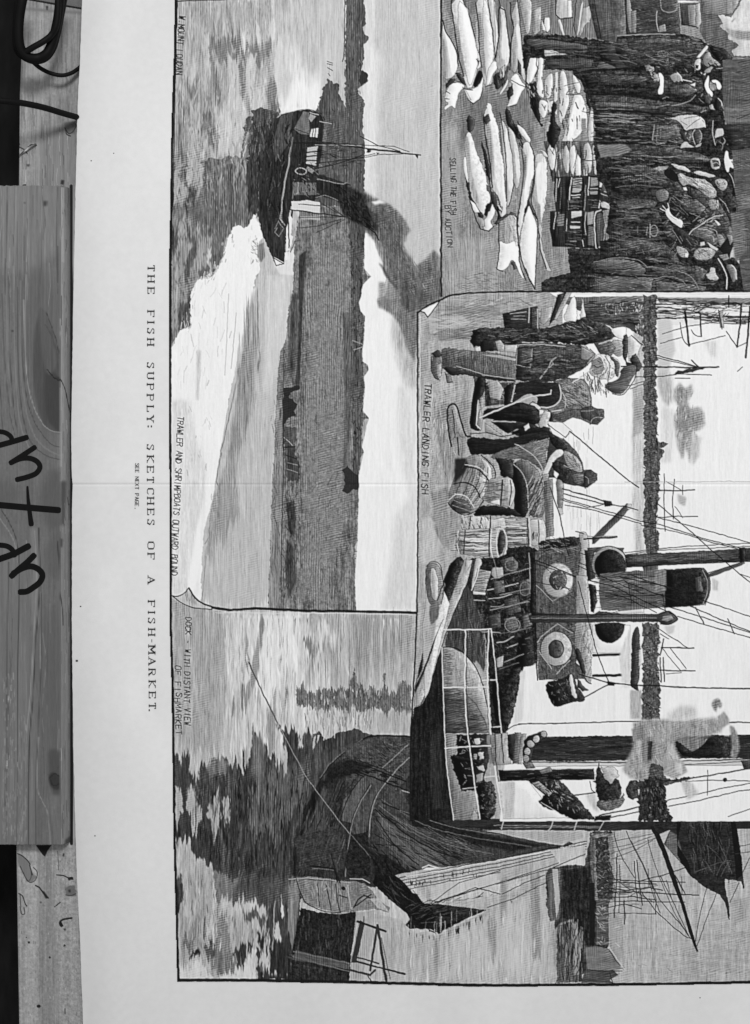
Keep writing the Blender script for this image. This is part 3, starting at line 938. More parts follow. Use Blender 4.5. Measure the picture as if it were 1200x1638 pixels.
INK_C = '''
# ---- trawler landing panel
p66v4n2 668,500 686,488 704,480 730,471 800,467 900,467 900,1310 657,1310 664,1100 668,976
p93v1 880,467 1240,467 1240,1314 800,1314 815,1100 860,1060 880,900
p62h5v4 700,484 740,472 880,468 900,480 900,540 740,545 690,540
p54h7s2 712,490 800,488 800,508 712,510
p52h7s2 700,526 760,520 760,542 702,545
p70h3s3 680,505 740,505 760,520 690,530
p74v3s4 672,830 700,825 720,850 690,905 672,900
p58v5s2 690,650 750,640 752,700 740,730 720,770 705,790 690,830 712,850 730,838 726,800 716,780
p55v5s2f0 690,790 716,778 722,810 700,826 692,812
p60v5s1 694,836 720,826 736,842 730,860 712,880 696,850
k48q100g10w.9a90 690,620 750,640 740,730 690,790
k80q50g10w.9a90 680,640 740,660 735,740 685,760
k44q120g18w.9a0 700,484 890,474 880,520 740,540 690,540
k76q60g16w.9a0 700,484 890,474 880,520 740,540 690,540
p60v5s2 670,562 690,566 692,600 686,610 670,580
l12w3.0c 668,500 685,489 704,480 730,471 800,467 900,466
l14w2.6 900,467 1240,466
p92 672,497 686,490 704,481 692,498 684,508 679,501
l12w1.6 671,497 679,500 684,508 692,498 704,481
# sky on the right of the trawler
p88h2 985,470 1240,470 1240,520 1060,520 985,520
p72v6s3 1014,490 1030,490 1030,800 1012,820 1014,700
p78v5s3 1012,700 1030,640 1032,900 1016,900
p66v5s2 1012,620 1030,620 1030,690 1012,700
p78s3 1052,470 1072,500 1080,560 1062,620 1052,620
# cloud of smoke
p74v6s4 1052,596 1074,596 1078,640 1066,652 1056,630
p66v6n2s3 1078,622 1088,612 1098,622 1106,614 1109,628 1100,642 1104,654 1120,650 1127,662 1128,680 1118,690 1110,688 1112,712 1104,742 1098,716 1092,736 1084,716 1080,690 1077,666 1086,652 1079,640
p56v6n3s2.5 1084,652 1098,648 1108,664 1120,660 1124,676 1108,684 1104,710 1092,700 1084,684
p58v6n3s2 1082,622 1094,620 1102,628 1096,644 1084,642
p76v4s3 1106,690 1122,700 1118,730 1108,745
k50q26g8w.9a90j20 1080,620 1108,620 1124,675 1100,720 1082,700
k84q16g7w.9a90j20 1080,620 1108,620 1124,675 1100,720 1082,700
p84v3s4 1060,650 1078,655 1074,740 1056,740
p83v3s4 1124,542 1146,546 1146,574 1136,568
# far shore with trees, running down
p32n8v4r1.4f0y0 1029,472 1050,472 1050,540 1052,560 1049,600 1052,660 1050,700 1056,707 1070,709 1064,714 1054,716 1064,722 1060,730 1056,744 1054,800 1050,830 1054,860 1052,890 1034,900 1030,840 1031,760 1030,700 1030,600 1028,520
p32n8v4r1.4f0y0 1028,996 1052,996 1056,1020 1052,1060 1056,1100 1056,1150 1026,1152 1028,1080 1027,1040
p36v5r.8 1024,890 1053,884 1052,912 1030,914
k55q60g4w1.1a80j40 1030,480 1050,480 1054,860 1034,880
k14q120g5w1.3a85j30 1038,480 1050,480 1054,860 1036,880
k60q50g3w1.1a80j60 1030,1000 1054,1000 1056,1148 1028,1148
k14q80g4w1.2a85j40 1030,1000 1054,1000 1056,1148 1028,1148
# tall ships behind, upper right
p32h8r.6 895,480 1030,482 1030,540 1000,522 985,526 960,516 935,520 935,500
p40h8 890,476 1030,474 1030,486 890,486
p88v2r.6 900,512 908,490 914,478 921,472 924,514 918,516
p84v2r.6 928,514 932,476 936,500 938,516
p64v3 904,470 914,469 890,512 886,510
l12w2.4 905,468 880,514
k80q40g5w1.1a90j20 960,486 1028,486 1020,502 970,502
k12q90g14w1.2a0j6 940,482 1030,482 1030,530 990,520 950,515
k85q30g4w1.1a90 1016,480 1030,480 1030,560 1018,560
l86w1.6 920,470 1240,470
l92w2 1056,472 1240,473
p50h6 1050,476 1240,478 1240,486 1056,484
k14q100g34w1.3a1j3 1050,478 1200,482 1200,520 1060,512
k85q50g24w1.3a1j4 1050,484 1200,484 1200,500 1060,506
l12w1.4 1050,487 1240,484
l12w1.4 1052,509 1240,506
l12w1.3 1050,490 1100,496 1150,510
l14w1.3 1056,500 1130,488 1240,486
l14w1.2 1060,534 1100,522 1150,514 1240,508
l12w1.2 1057,549 1090,540
l12w1.2 1103,551 1160,537
l12w3 1096,498 1100,530 1102,553
l14w1.2c 1088,516 1092,540 1101,553
l14w2.4 1120,504 1122,538
l14w1.2c 1106,528 1112,536 1122,538
p60 1150,498 1157,496 1158,524 1152,524
l12w1.6 1150,496 1155,526
l12w2.6 1186,488 1184,520 1179,555
l14w1.4 1162,530 1178,554
l14w1.2 1194,548 1179,555
l12w3 1200,490 1196,540 1193,572
l12w2 1166,474 1166,492
k14q26g12w1.2a-30j25 1090,484 1190,484 1190,515 1100,510
# schooner masts
l12w2.2 990,586 1060,587 1110,588 1150,587
l13w1.4 1048,568 1080,576 1115,586
l13w1.2 1050,572 1085,580 1118,588
l14w1.4 1016,603 1060,602 1088,597 1116,588
l12w1.8 1106,576 1118,587
l14w1.4 1085,598 1138,600
l14w1.2 1080,605 1104,605
l30w1.4 1180,594 1188,587
l16w1.1 1004,618 1030,610
l20w1 1008,622 1030,614
p20r1 1075,598 1100,590 1120,587 1128,590 1108,594 1090,598
# seated far figure and goods on the quay
p20h5 804,502 830,496 860,490 864,528 808,526
l66w1.3 816,502 842,499
l60w1.2 818,510 842,511
l56w1.1 822,506 840,505
l74w1.5 847,492 846,516
l74w1.5 860,494 861,528
l10w2 850,492 850,526
p64v4 866,494 884,490 882,506 870,520 864,516
p16 892,472 904,468 886,512 878,520 882,506
p17n5h4r.8 752,545 758,528 770,524 800,524 830,526 870,526 900,518 935,508 955,514 975,524 988,536 978,544 960,546 935,552 900,549 868,546 846,548 838,554 824,552 800,552 790,560 766,554 758,556
k44q70g12w1.0a-3j10 756,528 900,526 970,528 930,548 800,552
k56q24g9w1.1a30j16 890,516 940,512 960,530 920,542
l74w1.6 836,548 868,549 900,552
p84n3 760,556 768,554 770,562 761,562
p13r.8 768,546 790,544 796,560 770,564
p66n4 792,546 800,543 807,552 805,562 796,560
p74n2 807,552 828,552 826,564 807,562
p92 976,526 996,522 1002,524 1001,536 1004,543 992,542 984,538
p60n6r.5 978,544 992,544 1000,548 1000,562 994,570 982,568 978,558
p24h5r.6 996,538 1004,534 1006,560 1000,578 1010,582 1018,572 1028,584 1022,596 1006,590 996,570
p80v3 1004,540 1010,536 1026,552 1018,574 1006,578
p24h5r.6 1008,574 1018,566 1026,584 1012,588
l14w1.3 1010,536 1028,552
p36n6 950,548 975,544 985,556 978,570 960,566
l76w1.5 958,550 984,542
# bearded man
p38v2h3r.5 706,560 712,556 736,560 764,562 800,566 826,572 826,608 800,606 774,600 752,597 728,586 708,590
k18q160g10w.7a90j3 712,560 825,574 825,604 750,594 712,586
k56q60g9w.7a90j3 740,564 800,568 820,602 760,594
p66h4 764,566 800,568 826,574 824,578 790,572
p18r.5 708,588 730,588 752,597 776,602 800,606 826,608 800,610 770,604 756,602 740,598 722,602 714,594
l70w1.2 730,586 752,592 776,600 822,606
l10w2 776,602 824,610
p42n7r.6 692,566 706,560 708,580 706,600 701,608 694,602 690,584
p62n4r.4 698,584 706,580 706,600 702,606 698,598
l12w1.3c 690,570 690,590 695,604 704,608
p46n6r.5 713,598 722,602 724,611 717,612
l12w1.3 712,596 716,612 724,611
p20r1 690,566 702,560 708,568 696,572
p30r.6 758,602 760,620 774,606
p23n5h3r.6 826,558 834,550 870,548 900,550 930,552 944,558 952,566 948,578 930,592 910,602 885,610 860,612 826,608
p28n3 828,558 852,556 852,586 828,586
l62w1.2 827,558 826,584 848,588 852,558
l10w1.5 854,556 854,580
k46q80g13w1.0a4j9 832,552 940,560 930,590 840,606
l70w1.4 826,552 870,551 905,554
l66w1.4c 930,552 950,566 940,582
p58n4 930,554 952,566 940,576 930,574
l60w1.8c 890,572 882,578 876,590 870,598 864,606
l66w1.4 882,576 886,582 876,590
k8q50g16w1.3a-8j9 840,570 940,580 910,606 840,612
p76n7r.8 948,576 955,566 966,567 978,570 984,580 984,600 976,608 962,606 948,602 942,594
k38q40g5w1a20j50 950,570 980,572 980,604 950,600
k90q40g5w1a20j50 950,570 980,572 980,604 950,600
p50n5f0 948,578 958,572 966,580 964,596 954,600 946,592
l16w1.2c 950,584 956,588 962,586
l20w1.1 956,577 961,580
l92w1.3c 962,568 970,576 972,590 968,604
l90w1.2c 955,568 964,574 966,584
l90w1.2c 974,572 978,584 976,602
l30w1c 968,570 975,582 974,604
l34w1c 960,602 968,596 972,588
p36r.6 975,570 984,572 992,580 990,604 984,600 984,582
l80w1.6c 982,572 992,582 990,602
p34h4r.6 994,588 1018,582 1018,596 1010,606 1004,620 996,630 982,630 970,622 968,614 984,610 992,604
l14w1.2c 1018,582 1016,604 998,630 980,630
l74w1.6 928,604 948,590
k20q40g14w1.2a80 932,600 975,608 972,630 940,622
k70q26g22w.9a90j2 892,690 950,690 950,780 905,790
k76q40g30w.9a90j2 880,760 960,790 960,850 900,850
k80q40g26w1a90j2 830,1080 985,1100 985,1170 830,1170
# bending men with box
p40n5f6 886,610 906,605 934,606 942,618 946,636 947,650 956,654 966,655 967,668 956,680 944,678 930,671 916,668 900,676 886,686 866,691 862,680 842,658 842,650 852,642 870,652 890,646
p13h3f6 826,612 850,610 876,612 892,612 897,622 896,636 888,648 872,652 858,648 862,636 848,628 826,640 812,652 800,642 816,626
p46n7f12r.4 896,612 904,606 920,606 934,608 941,618 945,636 946,650 930,655 908,654 902,644 898,630
k16q36g10w.9a28j12 898,612 936,612 944,648 904,650
k72q44g11w.9a28j12 898,612 936,612 944,648 904,650
l58w1.2c 928,608 938,620 942,640 940,652
l86w1.6 916,612 930,604
l78w1.8c 895,616 898,630 896,640 888,648 876,652 864,651
l72w1.3c 900,628 905,638 904,652
p50n5f8 888,656 902,652 904,660 894,664 884,662
l80w1.4 882,658 898,656
p32n5f10r.3 884,666 900,658 918,654 932,656 930,664 916,667 902,674 890,672
p28n5f14r.3 928,654 946,648 954,654 964,654 967,660 964,670 955,679 946,678 942,672 930,668
l14w1.4c 944,679 946,671 952,667 964,666
l68w1c 945,676 948,670 956,667 964,668
l60w1 930,658 950,656
p78n5f8r.4 842,656 850,643 858,646 866,652 864,656 852,656
p60n8f10r.4 858,668 866,656 880,656 886,664 882,678 886,686 872,691 862,684
l20w1.1 868,662 876,672
l20w1.1 864,676 882,672
l20w1.1 870,686 884,676
p88f4 862,656 870,656 870,662 863,663
p12 876,654 886,664 884,680 876,676 880,668
# dark posts and gear
p9 761,604 778,602 774,632 766,636 762,684 768,688 764,690 750,684 754,650
l72w1.6 758,606 754,640
p58v5 766,636 774,634 774,652 766,656 764,684 770,690 772,668
l84w1.6 765,640 762,680 768,686
p86 776,630 784,634 780,636 774,634
p30v7h4 776,612 824,612 818,645 776,650
p64v3 780,610 796,608 806,622 800,640 784,636
k70q20g8w1.1a-20j30 780,615 824,615 820,645 780,645
p9r.6 806,620 822,612 816,650 808,654
l70w2 824,616 818,642
p9h3 774,654 800,652 830,642 862,652 864,680 820,678 780,668 772,672
p62v4 776,676 795,690 810,700 800,698 776,690
p12 780,670 830,674 862,680 850,690 830,684 814,694 806,690
l64w2 780,673 825,675
l78w2.4 768,668 800,654 850,634 881,630
l80w2 881,630 882,624
p76n5r.6 862,672 872,656 882,660 876,680 884,686 872,690 862,684
p10r.6 815,692 840,684 850,684 880,682 880,695 830,698
p84r.5 838,682 846,676 848,684 840,690
# rope loop on the quay
p57v5 717,652 724,646 731,650 736,668 742,690 745,700 738,700 732,690 726,700 722,706 719,680
l10w2.6c 722,714 718,690 716,656 724,646 732,652 738,676 745,696 752,698
l14w1.6c 728,700 726,672 724,656
l12w2 732,700 734,728
l16w1.4 752,694 780,692 800,698 830,694
# kneeling man's dark leg and arm
p26n5f8 880,690 894,694 908,708 922,722 932,740 934,752 946,751 955,758 955,768 940,780 916,776 898,772 888,764 874,764 866,760 874,744 876,720
p12h3f6r.5 746,704 756,698 800,704 830,698 862,690 880,690 878,702 858,711 832,716 806,723 788,727 764,726 752,728
p90v1f0 876,674 900,676 916,690 900,702 884,694
p42n4f10r.4 784,730 800,722 822,714 848,708 866,704 877,700 879,712 871,726 875,742 869,756 852,738 834,733 812,734 792,736
k64q26g9w.9a-35j14 845,706 878,702 874,728 852,728
k26q36g12w.9a10j14 790,730 850,712 870,750 820,732
p14n4f8r.4 876,692 888,696 900,706 908,716 902,722 890,718 880,706
p62n5f12r.3 900,720 914,724 926,734 932,748 932,756 920,754 906,744
k26q14g8w.9a50j14 904,724 926,738 930,752 910,744
p82n3f8r.3 866,760 872,748 880,730 888,720 898,718 903,724 898,730 889,734 882,746 876,760 872,764
p17n5f10r.4 882,740 892,738 904,742 914,752 912,762 905,773 896,771 889,760
l62w1.2 902,744 914,750
p92f4 886,752 894,758 890,766 886,760
p40n6f10r.3 914,760 922,756 936,758 938,770 930,776 920,774
p25n4f14r.3 933,758 940,752 949,753 955,762 953,771 944,775 938,778 937,783 934,776
l60w1c 936,762 942,766 942,774
p50n6f14r.3 889,766 898,768 902,776 901,796 900,812 896,818 892,810 891,790
p74n3f6 892,812 899,812 901,822 895,825
p60n5 868,758 878,758 878,766 866,766
# basket and fender
l68w1.6c 824,710 845,722 862,738 870,756
p10 820,738 838,744 846,776 845,828 822,826 823,780 812,764
p58v4 804,738 812,738 806,760 800,760
p15r.6 792,732 822,736 820,764 802,762 800,750
p40v6r.6 822,740 838,734 860,750 870,780 872,826 848,828 846,800 840,770
l66w1.4c 822,742 836,758 844,782 846,826
k72q34g18w1.3a-60j8 846,770 866,764 866,824 848,824
k16q34g16w1.3a-60j8 846,770 866,764 866,824 848,824
p46v5 870,770 884,766 886,856 874,860
# tumbled barrel
p52h2v5r.4 738,748 746,732 760,727 776,731 790,744 793,760 789,772 781,786 775,800 764,814 754,822 740,822 724,815 717,806 720,784 726,765
p14f0y0s1.5 728,734 744,732 750,744 740,760 726,774
p80v4 768,730 786,744 788,768 774,776 768,764 778,752
p74v4 762,758 780,768 774,794 766,800 768,776
l20w1.1c 748,742 735,776 725,803
l20w1.1c 759,743 748,777 733,806
l20w1.1c 770,745 762,778 742,810
l20w1.1c 781,748 775,779 750,814
l74w1c 764,746 756,778 740,806
l78w1.2c 786,752 782,778 764,804
l80w1.2c 776,748 770,776 752,806
k26q16g12w.9a-68j6 742,742 764,742 752,790 730,790
l10w2.2c 744,746 762,750 776,760 784,774
l84w1.2c 744,743 764,747 780,758
l12w2c 726,774 744,772 760,780 768,796
l84w1.3c 728,790 746,794 756,808
l80w1.4c 718,800 732,790 748,796 758,812
p28h4 720,806 730,796 746,800 755,814 750,821 736,821 724,815
l60w1 724,808 752,818
l58w1 726,800 752,810
l10w1.5c 717,804 726,816 744,824 762,816 776,796 792,766 790,748 770,728
# small tub
p62v5h4r.4 782,766 800,764 818,764 823,776 822,798 816,811 800,809 776,802 770,798 780,784
k30q40g14w1a0j10 776,768 810,768 806,808 776,800
l84w1.6c 815,766 822,780 821,798 814,811
l14w1.4c 816,768 818,786 815,808
l12w2.2 804,768 801,808
p86 784,802 800,798 800,808 788,806
p58v3 780,808 786,808 782,822 770,822
p10r.8 755,826 765,812 776,808 816,812 842,826 780,824
l12w1.4 816,812 816,826
# heap of tubs
p75v5r.4 737,830 754,826 778,826 786,832 810,826 810,848 790,850 738,846
l10w1.6 753,826 750,846
l10w1.6 770,828 768,846
l10w2 785,826 784,848
k30q30g8w1a70 738,830 784,828 784,846 738,846
k88q14g10w1.5a80 738,830 784,828 784,846 738,846
p56h5r.4 808,828 842,828 842,872 812,875
k14q40g30w1.1a0j3 810,830 840,830 840,872 812,872
k84q30g24w1.3a0j3 810,830 840,830 840,872 812,872
p74h3r.4 846,830 870,830 874,848 872,870 848,874 844,852
l10w2 844,829 845,874
l84w1.6 847,829 849,876
l14w1.4 862,832 862,872
l80w1.8 868,832 872,850 870,870
k20q12g8w1a90j8 852,846 860,846 860,862 852,862
p64h5r.4 730,864 736,850 752,846 786,845 800,843 808,852 808,880 802,892 790,892 760,889 736,886 729,876
k18q44g36w1.1a0j4 744,850 782,848 782,886 744,884
k88q30g30w1.3a0j4 744,850 782,848 782,886 744,884
l10w2.2 783,846 783,890
l86w1.6c 787,846 785,868 788,892 790,906
l12w1.5 744,848 742,886
l84w1.3 734,850 731,870 735,886
p22h5 800,848 806,850 808,868 805,884 798,888 795,868
l84w1.6c 798,846 794,866 798,890 808,886 811,866 806,848 798,846
k30q16g6w1a90 730,850 742,848 742,886 732,884
# dark side of the vessel
p13n6r.8 756,892 790,892 810,886 812,875 848,874 862,880 862,900 856,930 856,985 860,1000 858,1060 836,1068 830,1110 818,1150 808,1176 786,1172 784,1110 778,1040 776,1006 745,1006 735,990 730,960 744,930 750,900
p24v5s1 730,950 745,930 760,960 772,990 776,1010 760,1060 735,1060 722,1030 716,1010
p26v7s1 716,1008 776,1008 776,1080 766,1060 745,1044 724,1034 710,1036
k36q90g7w1a60j40 770,900 850,890 855,1060 800,1060 760,980
k40q70g12w1a90j12 725,960 775,960 775,1060 720,1030
k6q70g10w1.4a80j30 770,900 850,890 855,1060 800,1060
l76w1.6 780,944 800,940 834,932
l68w1.4 758,960 775,960
l66w1.6c 782,958 800,956 819,950
l60w1.2c 785,970 800,970 810,964
l68w1.6c 795,1028 808,1026 822,1018
l70w1.6 812,1036 832,1028
p68v4 794,1054 806,1048 804,1066 796,1068
p72v3r.4 788,908 805,906 806,922 792,926 786,918
p40n7 806,990 824,986 832,1004 812,1008
p10 816,1120 830,1020 852,1010 856,1060
k30q50g6w1a60j50 820,880 858,900 856,1000 830,1050 815,1000
p32n5 800,896 820,890 830,900 826,916 806,914
p28n5 830,930 848,925 850,950 832,956
p36n5 790,930 806,928 808,946 792,950
p30n5 806,960 830,952 834,978 810,984
p40n5 836,985 850,980 852,1000 838,1006
p26n5 780,985 800,980 802,1004 784,1006
o50w1.4 818,904 10,9
o46w1.3 840,942 8,11
o54w1.4 820,1000 12,11
o40w1.2 820,1000 6,5
l58w1.4 786,926 850,908
l52w1.3 800,952 852,940
l60w1.5 784,976 846,962
l48w1.2 800,1014 850,1004
l56w1.3 806,1060 838,1046
l66w1.4 846,884 850,960
l50w1.2 790,892 796,925
l62w1.6 770,1010 800,1012
l46w1.2 800,1070 830,1060
l44w1.2 796,1100 826,1084
l44w1.2 800,1130 822,1116
k44q30g14w1.0a-12j10 790,900 850,885 855,1050 800,1050
# long plank
p13n4 717,905 735,888 744,900 728,940 712,978 692,1030 674,1074 666,1090 664,1100 672,1060 690,1000 706,950
p70v4n3 743,896 758,896 748,930 738,952 728,975 712,1016 702,1050 692,1086 682,1112 670,1128 662,1130 664,1104 674,1080 690,1038 706,1000 722,956
l10w1.3 757,897 748,932 728,976 712,1018 700,1058 690,1090 672,1130
k50q60g14w.8a113j8 743,898 756,898 700,1050 668,1120 674,1080
p30v4 754,898 762,892 770,905 764,930 757,942 752,925
p72v3 760,893 769,892 772,902 764,910 757,940 754,940
p64v2h3 764,910 786,914 780,932 776,952 757,950
k22q26g12w.8a0j4 766,912 784,916 774,948 760,946
l86w1.8 767,906 762,926 755,944
p84 757,946 778,948 776,952 757,951
l66w1.2 758,960 776,960
p80v3n3 680,1130 720,965 690,905 676,1000
# ring of rope
p68v4s1 686,905 700,900 712,935 700,975 690,1060 676,1074 680,990
p46v4r.5 682,906 690,900 700,902 708,918 710,948 704,968 694,974 684,960 680,930
p70v4r.5 688,910 695,908 701,925 702,948 698,962 690,955 687,930
l24w1.2c 682,906 690,899 704,904 710,940 706,966
l28w1 689,912 688,935 692,958
p40v5s1 688,968 704,970 700,990 690,1000 686,980
l14w1.6 719,905 700,960
p12n4 663,1102 668,1090 680,1065 700,1010 712,985 700,1010 692,1040 664,1112
# foredeck dome and stern
p11v3n2 700,1052 707,1036 709,1100 712,1190 718,1240 726,1312 655,1312 657,1170 662,1132 674,1128 684,1110 692,1086
p17v4s3 690,1180 702,1160 712,1240 706,1290 690,1300
p64v3h3 708,1036 722,1036 740,1044 752,1056 766,1078 774,1098 780,1130 782,1168 774,1148 762,1126 746,1110 730,1102 709,1100
k28q60g8w.8a0j4 710,1040 722,1040 728,1060 720,1098 711,1098
k50q50g12w.8a90j6 722,1040 745,1055 770,1098 760,1110 730,1100
p36h4 709,1101 728,1102 746,1111 762,1127 774,1150 782,1172 712,1173
k16q90g22w.8a0j3 712,1104 740,1108 776,1160 776,1172 714,1172
l8w1.4c 708,1036 722,1035 740,1043 766,1077 780,1130
p54v4 711,1175 732,1175 728,1210 735,1250 770,1270 768,1312 726,1312 716,1240
p10r.8 730,1176 782,1174 786,1200 776,1240 772,1262 738,1266 730,1240 720,1212 732,1206
k56q30g7w1.4a5j40 736,1180 778,1180 770,1255 738,1255
p80r.6 758,1182 768,1180 768,1190 760,1190
p78r.6 764,1204 774,1202 774,1214 766,1215
p76r.6 762,1226 774,1224 776,1232 766,1232
p62r.6 762,1240 774,1236 772,1248 762,1252
p60r.6 758,1206 764,1206 762,1216 758,1214
l70w1.4 740,1262 772,1258
p10r.8 720,1206 750,1214 770,1216 768,1222 740,1218 722,1214
p14n5r.8 762,1262 772,1250 790,1250 793,1280 790,1310 764,1312 766,1290
p62v4r.5 758,1292 762,1300 764,1312 752,1312
k44q40g4w1.1a60j50 766,1256 790,1256 790,1308 768,1308
p50v4s1 778,1176 806,1172 806,1220 784,1222
p62v4 784,1180 796,1178 798,1216 788,1220
# white sky behind the foredeck rail
p92v1 838,1066 858,1064 862,1086 872,1090 872,1112 885,1130 940,1105 985,1092 985,1178 818,1180 812,1168 820,1152 828,1110
p90v1 796,1250 845,1248 870,1282 910,1308 806,1310 800,1290
p76v3s2 806,1250 824,1250 822,1308 808,1308
p84v2s2 828,1075 840,1072 836,1150 820,1170
p12n5r.6 788,1080 800,1090 824,1070 834,1066 828,1112 818,1150 810,1170 796,1168 788,1120
# rails
l84w2.2 709,1007 745,1007 786,1006
l88w2.2 745,1007 744,1060 743,1100 746,1150 752,1200 760,1260 768,1310
l88w2.2 782,1008 780,1060 780,1100 784,1160 788,1200 795,1250 805,1312
l82w2 786,1008 792,1060 796,1100 801,1160 805,1200 807,1236 802,1241 776,1243
l86w2 709,1100 782,1099
l84w2.2 712,1197 750,1194 788,1193
l84w2 772,1088 795,1087
l84w2 787,1163 801,1162
l84w1.8 707,1036 709,1100 711,1160 714,1220 720,1270 726,1312
o80w1.6 745,1099 2,2.5
o80w1.6 780,1099 2,2.5
o80w1.6 787,1193 2,2
l8w1 747,1010 746,1100 749,1160 756,1210
l8w1 784,1010 783,1100 790,1190 798,1250
# wheelhouse side
p33n5v3r.4 853,884 872,878 905,866 928,858 938,866 940,920 936,960 930,990 922,1060 940,1086 862,1088 858,1010 856,930
p12 850,980 935,984 935,990 850,988
k18q90g9w.9a60j40 858,884 930,866 930,980 860,980
k16q80g9w.9a60j40 860,996 918,996 915,1080 864,1084
k50q60g9w.9a60j40 858,884 930,866 915,1080 864,1084
l10w2 854,884 856,980 860,1088
p12n4 850,882 856,884 858,980 848,980
l46w1.2 878,886 926,874
l16w2.6 876,870 930,860
o72n4 893,928 24,27
o30n6 893,928 14,16
o54w1.4 893,928 24,27
l20w1 870,905 890,925 915,948
o70n4 890,1038 25,27
o28n5 890,1038 12,13
o14w1.2 890,1038 12.5,14
o20w1.1 890,1038 25.5,27.5
l66w1.6 860,1028 866,1018 890,1000
l66w1.6 862,1042 883,1070
l66w1.6 890,1078 912,1056
l62w1.4 892,998 916,1012
l62w1.4 858,936 884,962
l58w1.2 886,960 915,945
l14w1.2 852,900 900,916 940,930
l14w1.2 852,930 912,942
k80q20g6w1.2a60j60 872,910 915,910 915,950 872,950
l10w1.6 853,895 880,905 940,930
p70v5r.5 926,852 936,850 941,858 943,880 942,925 938,932 924,930 928,900 930,874
l14w1.2 928,884 942,890
l14w1.2 926,900 942,906
l12w1.4 921,850 934,854
p12n4r.6 860,866 900,860 924,858 926,872 900,876 862,884
k60q30g12w1a10j20 858,862 925,858 922,880 860,886
# davit and boat hook at the bridge
p30 947,862 955,855 1003,806 1010,808 1006,816 960,862 948,872
l10w1.4 948,860 1003,806 1010,808
p76 1004,806 1010,806 1010,812 1006,816 1002,812
l14w2.6 935,862 980,860 987,859
l44w1.4 940,858 986,858
p30 940,878 975,876 998,878 996,882 940,884
l14w1.2 940,877 975,875 998,877
p20n3 935,880 950,882 952,925 940,930
# bow timber strip
p66v5n3r.6 921,986 946,984 945,1030 946,1085 944,1094 936,1088 926,1064 919,1040
l16w1.6c 919,1036 926,1060 938,1088 946,1094
p20r.6 921,1036 928,1040 934,1060 938,1082 930,1072 922,1052
p66v5 922,920 940,922 942,982 922,982
k34q20g14w.9a86 924,988 944,988 942,1080 928,1060
p14n4r.6 942,934 952,936 956,960 950,980 946,978
l80w1.8 962,950 960,975 956,985
# vent cowls
o62 975,903 28,29
o11n2 976,905 25,26
l20w1.3c 948,890 956,878 976,874 996,882 1003,900
p11n2 950,996 1000,996 999,1010 992,1022 975,1030 960,1024 952,1012
l30w1.2c 950,1000 956,1020 975,1031 992,1024 1000,1006
p93 945,996 952,996 951,1010 948,1016
o11 978,925 18,10
# funnel
p38h4r.3 960,918 1000,914 1060,911 1100,909 1126,908 1134,918 1137,936 1134,956 1126,968 1108,970 1060,972 1000,977 962,976 958,950
k16q90g30w.9a0j2 964,918 1070,914 1070,970 964,974
k58q36g30w.9a0j2 964,925 1060,920 1060,950 964,950
p12n3 1064,912 1100,909 1120,908 1132,918 1134,940 1130,964 1108,969 1064,972
p34n3 1112,924 1122,922 1124,946 1114,948
l28w1.4c 1126,909 1135,924 1136,944 1128,968
l62w1.2c 1124,912 1132,930 1131,950 1125,966
p50v5s1 1048,912 1066,912 1066,945 1048,945
l12w1.6 990,922 1100,945 1128,950
l10w1.6 968,954 1060,952 1120,946
p84 985,978 1030,974 1030,980 990,982
p78v4s2 1140,924 1150,930 1148,945 1140,944
# foremast spar upper
p21h4r.3 1000,888 1050,885 1100,883 1150,880 1185,878 1240,874 1240,894 1180,898 1120,900 1060,904 1002,907
k44q50g30w.8a-2j2 1004,890 1180,884 1180,894 1004,900
l8w1.6 1002,907 1060,904 1120,901 1240,896
p12r.6 1182,876 1192,876 1194,898 1184,900
p30 1130,920 1160,908 1190,898 1192,902 1165,912 1134,924
l14w1.2 1130,918 1190,898
l20w1.2 1000,884 1060,877 1130,872 1240,867
l24w1.1 1000,888 1050,880 1130,877 1240,872
# lower yard
p24h4r.3 846,984 900,983 950,983 958,978 985,980 1000,984 1054,982 1068,978 1082,986 1084,991 1074,998 1058,998 1054,994 950,995 848,996
l52w1.2 850,989 950,989 1050,988
l8w1.4 848,984 950,983 1052,983
p56n2 1060,986 1074,984 1078,990 1066,994 1058,992
l8w1.5c 1054,982 1070,978 1084,990 1072,998 1056,998
# pins
l10w4 949,1048 992,1047
l10w4.2 949,1081 1000,1080
p93 948,1000 1008,1000 1008,1044 948,1044
p11n2 951,997 999,997 998,1010 992,1022 975,1030 960,1024 953,1012
p84v3s2 990,1050 1008,1000 1010,1100 996,1100
p26v3r.4 1012,1010 1022,1000 1024,1040 1022,1100 1008,1100 1010,1060
p18r.5 1008,1096 1020,1096 1022,1106 1014,1102
p86 1022,1040 1028,1036 1030,1060 1022,1066
p70v4s2 1008,1104 1026,1104 1026,1150 1008,1150
# brig beyond
l12w2 1058,1036 1080,1036 1110,1037
l13w1.8 1062,1022 1056,1048
l14w1.2 1052,1005 1100,1036
l14w1.2 1056,1014 1070,1022
l14w1.1 1060,1038 1088,1072
l14w1.1 1072,1036 1098,1070
l12w1.8 1050,1072 1085,1073 1112,1073
l13w1.8 1056,1052 1058,1090
l13w1.8 1061,1052 1063,1090
l20w1 1066,1078 1090,1076
l14w1.1 1050,1080 1058,1092
p80s2 1062,1000 1080,1000 1078,1012 1068,1016
# hanging bundle
p14n4r.6 872,1092 895,1088 912,1078 920,1080 922,1100 934,1112 936,1122 920,1122 895,1130 885,1130 876,1112
p84r.5 910,1080 916,1078 918,1096 924,1116 918,1118 912,1100
k46q30g5w1a50j50 876,1094 912,1088 914,1118 886,1124
p26r.6 924,1086 934,1098 942,1104 932,1106 924,1100
l12w1.8 926,1078 972,1092 984,1094
l12w1.8 934,1116 960,1102 976,1094
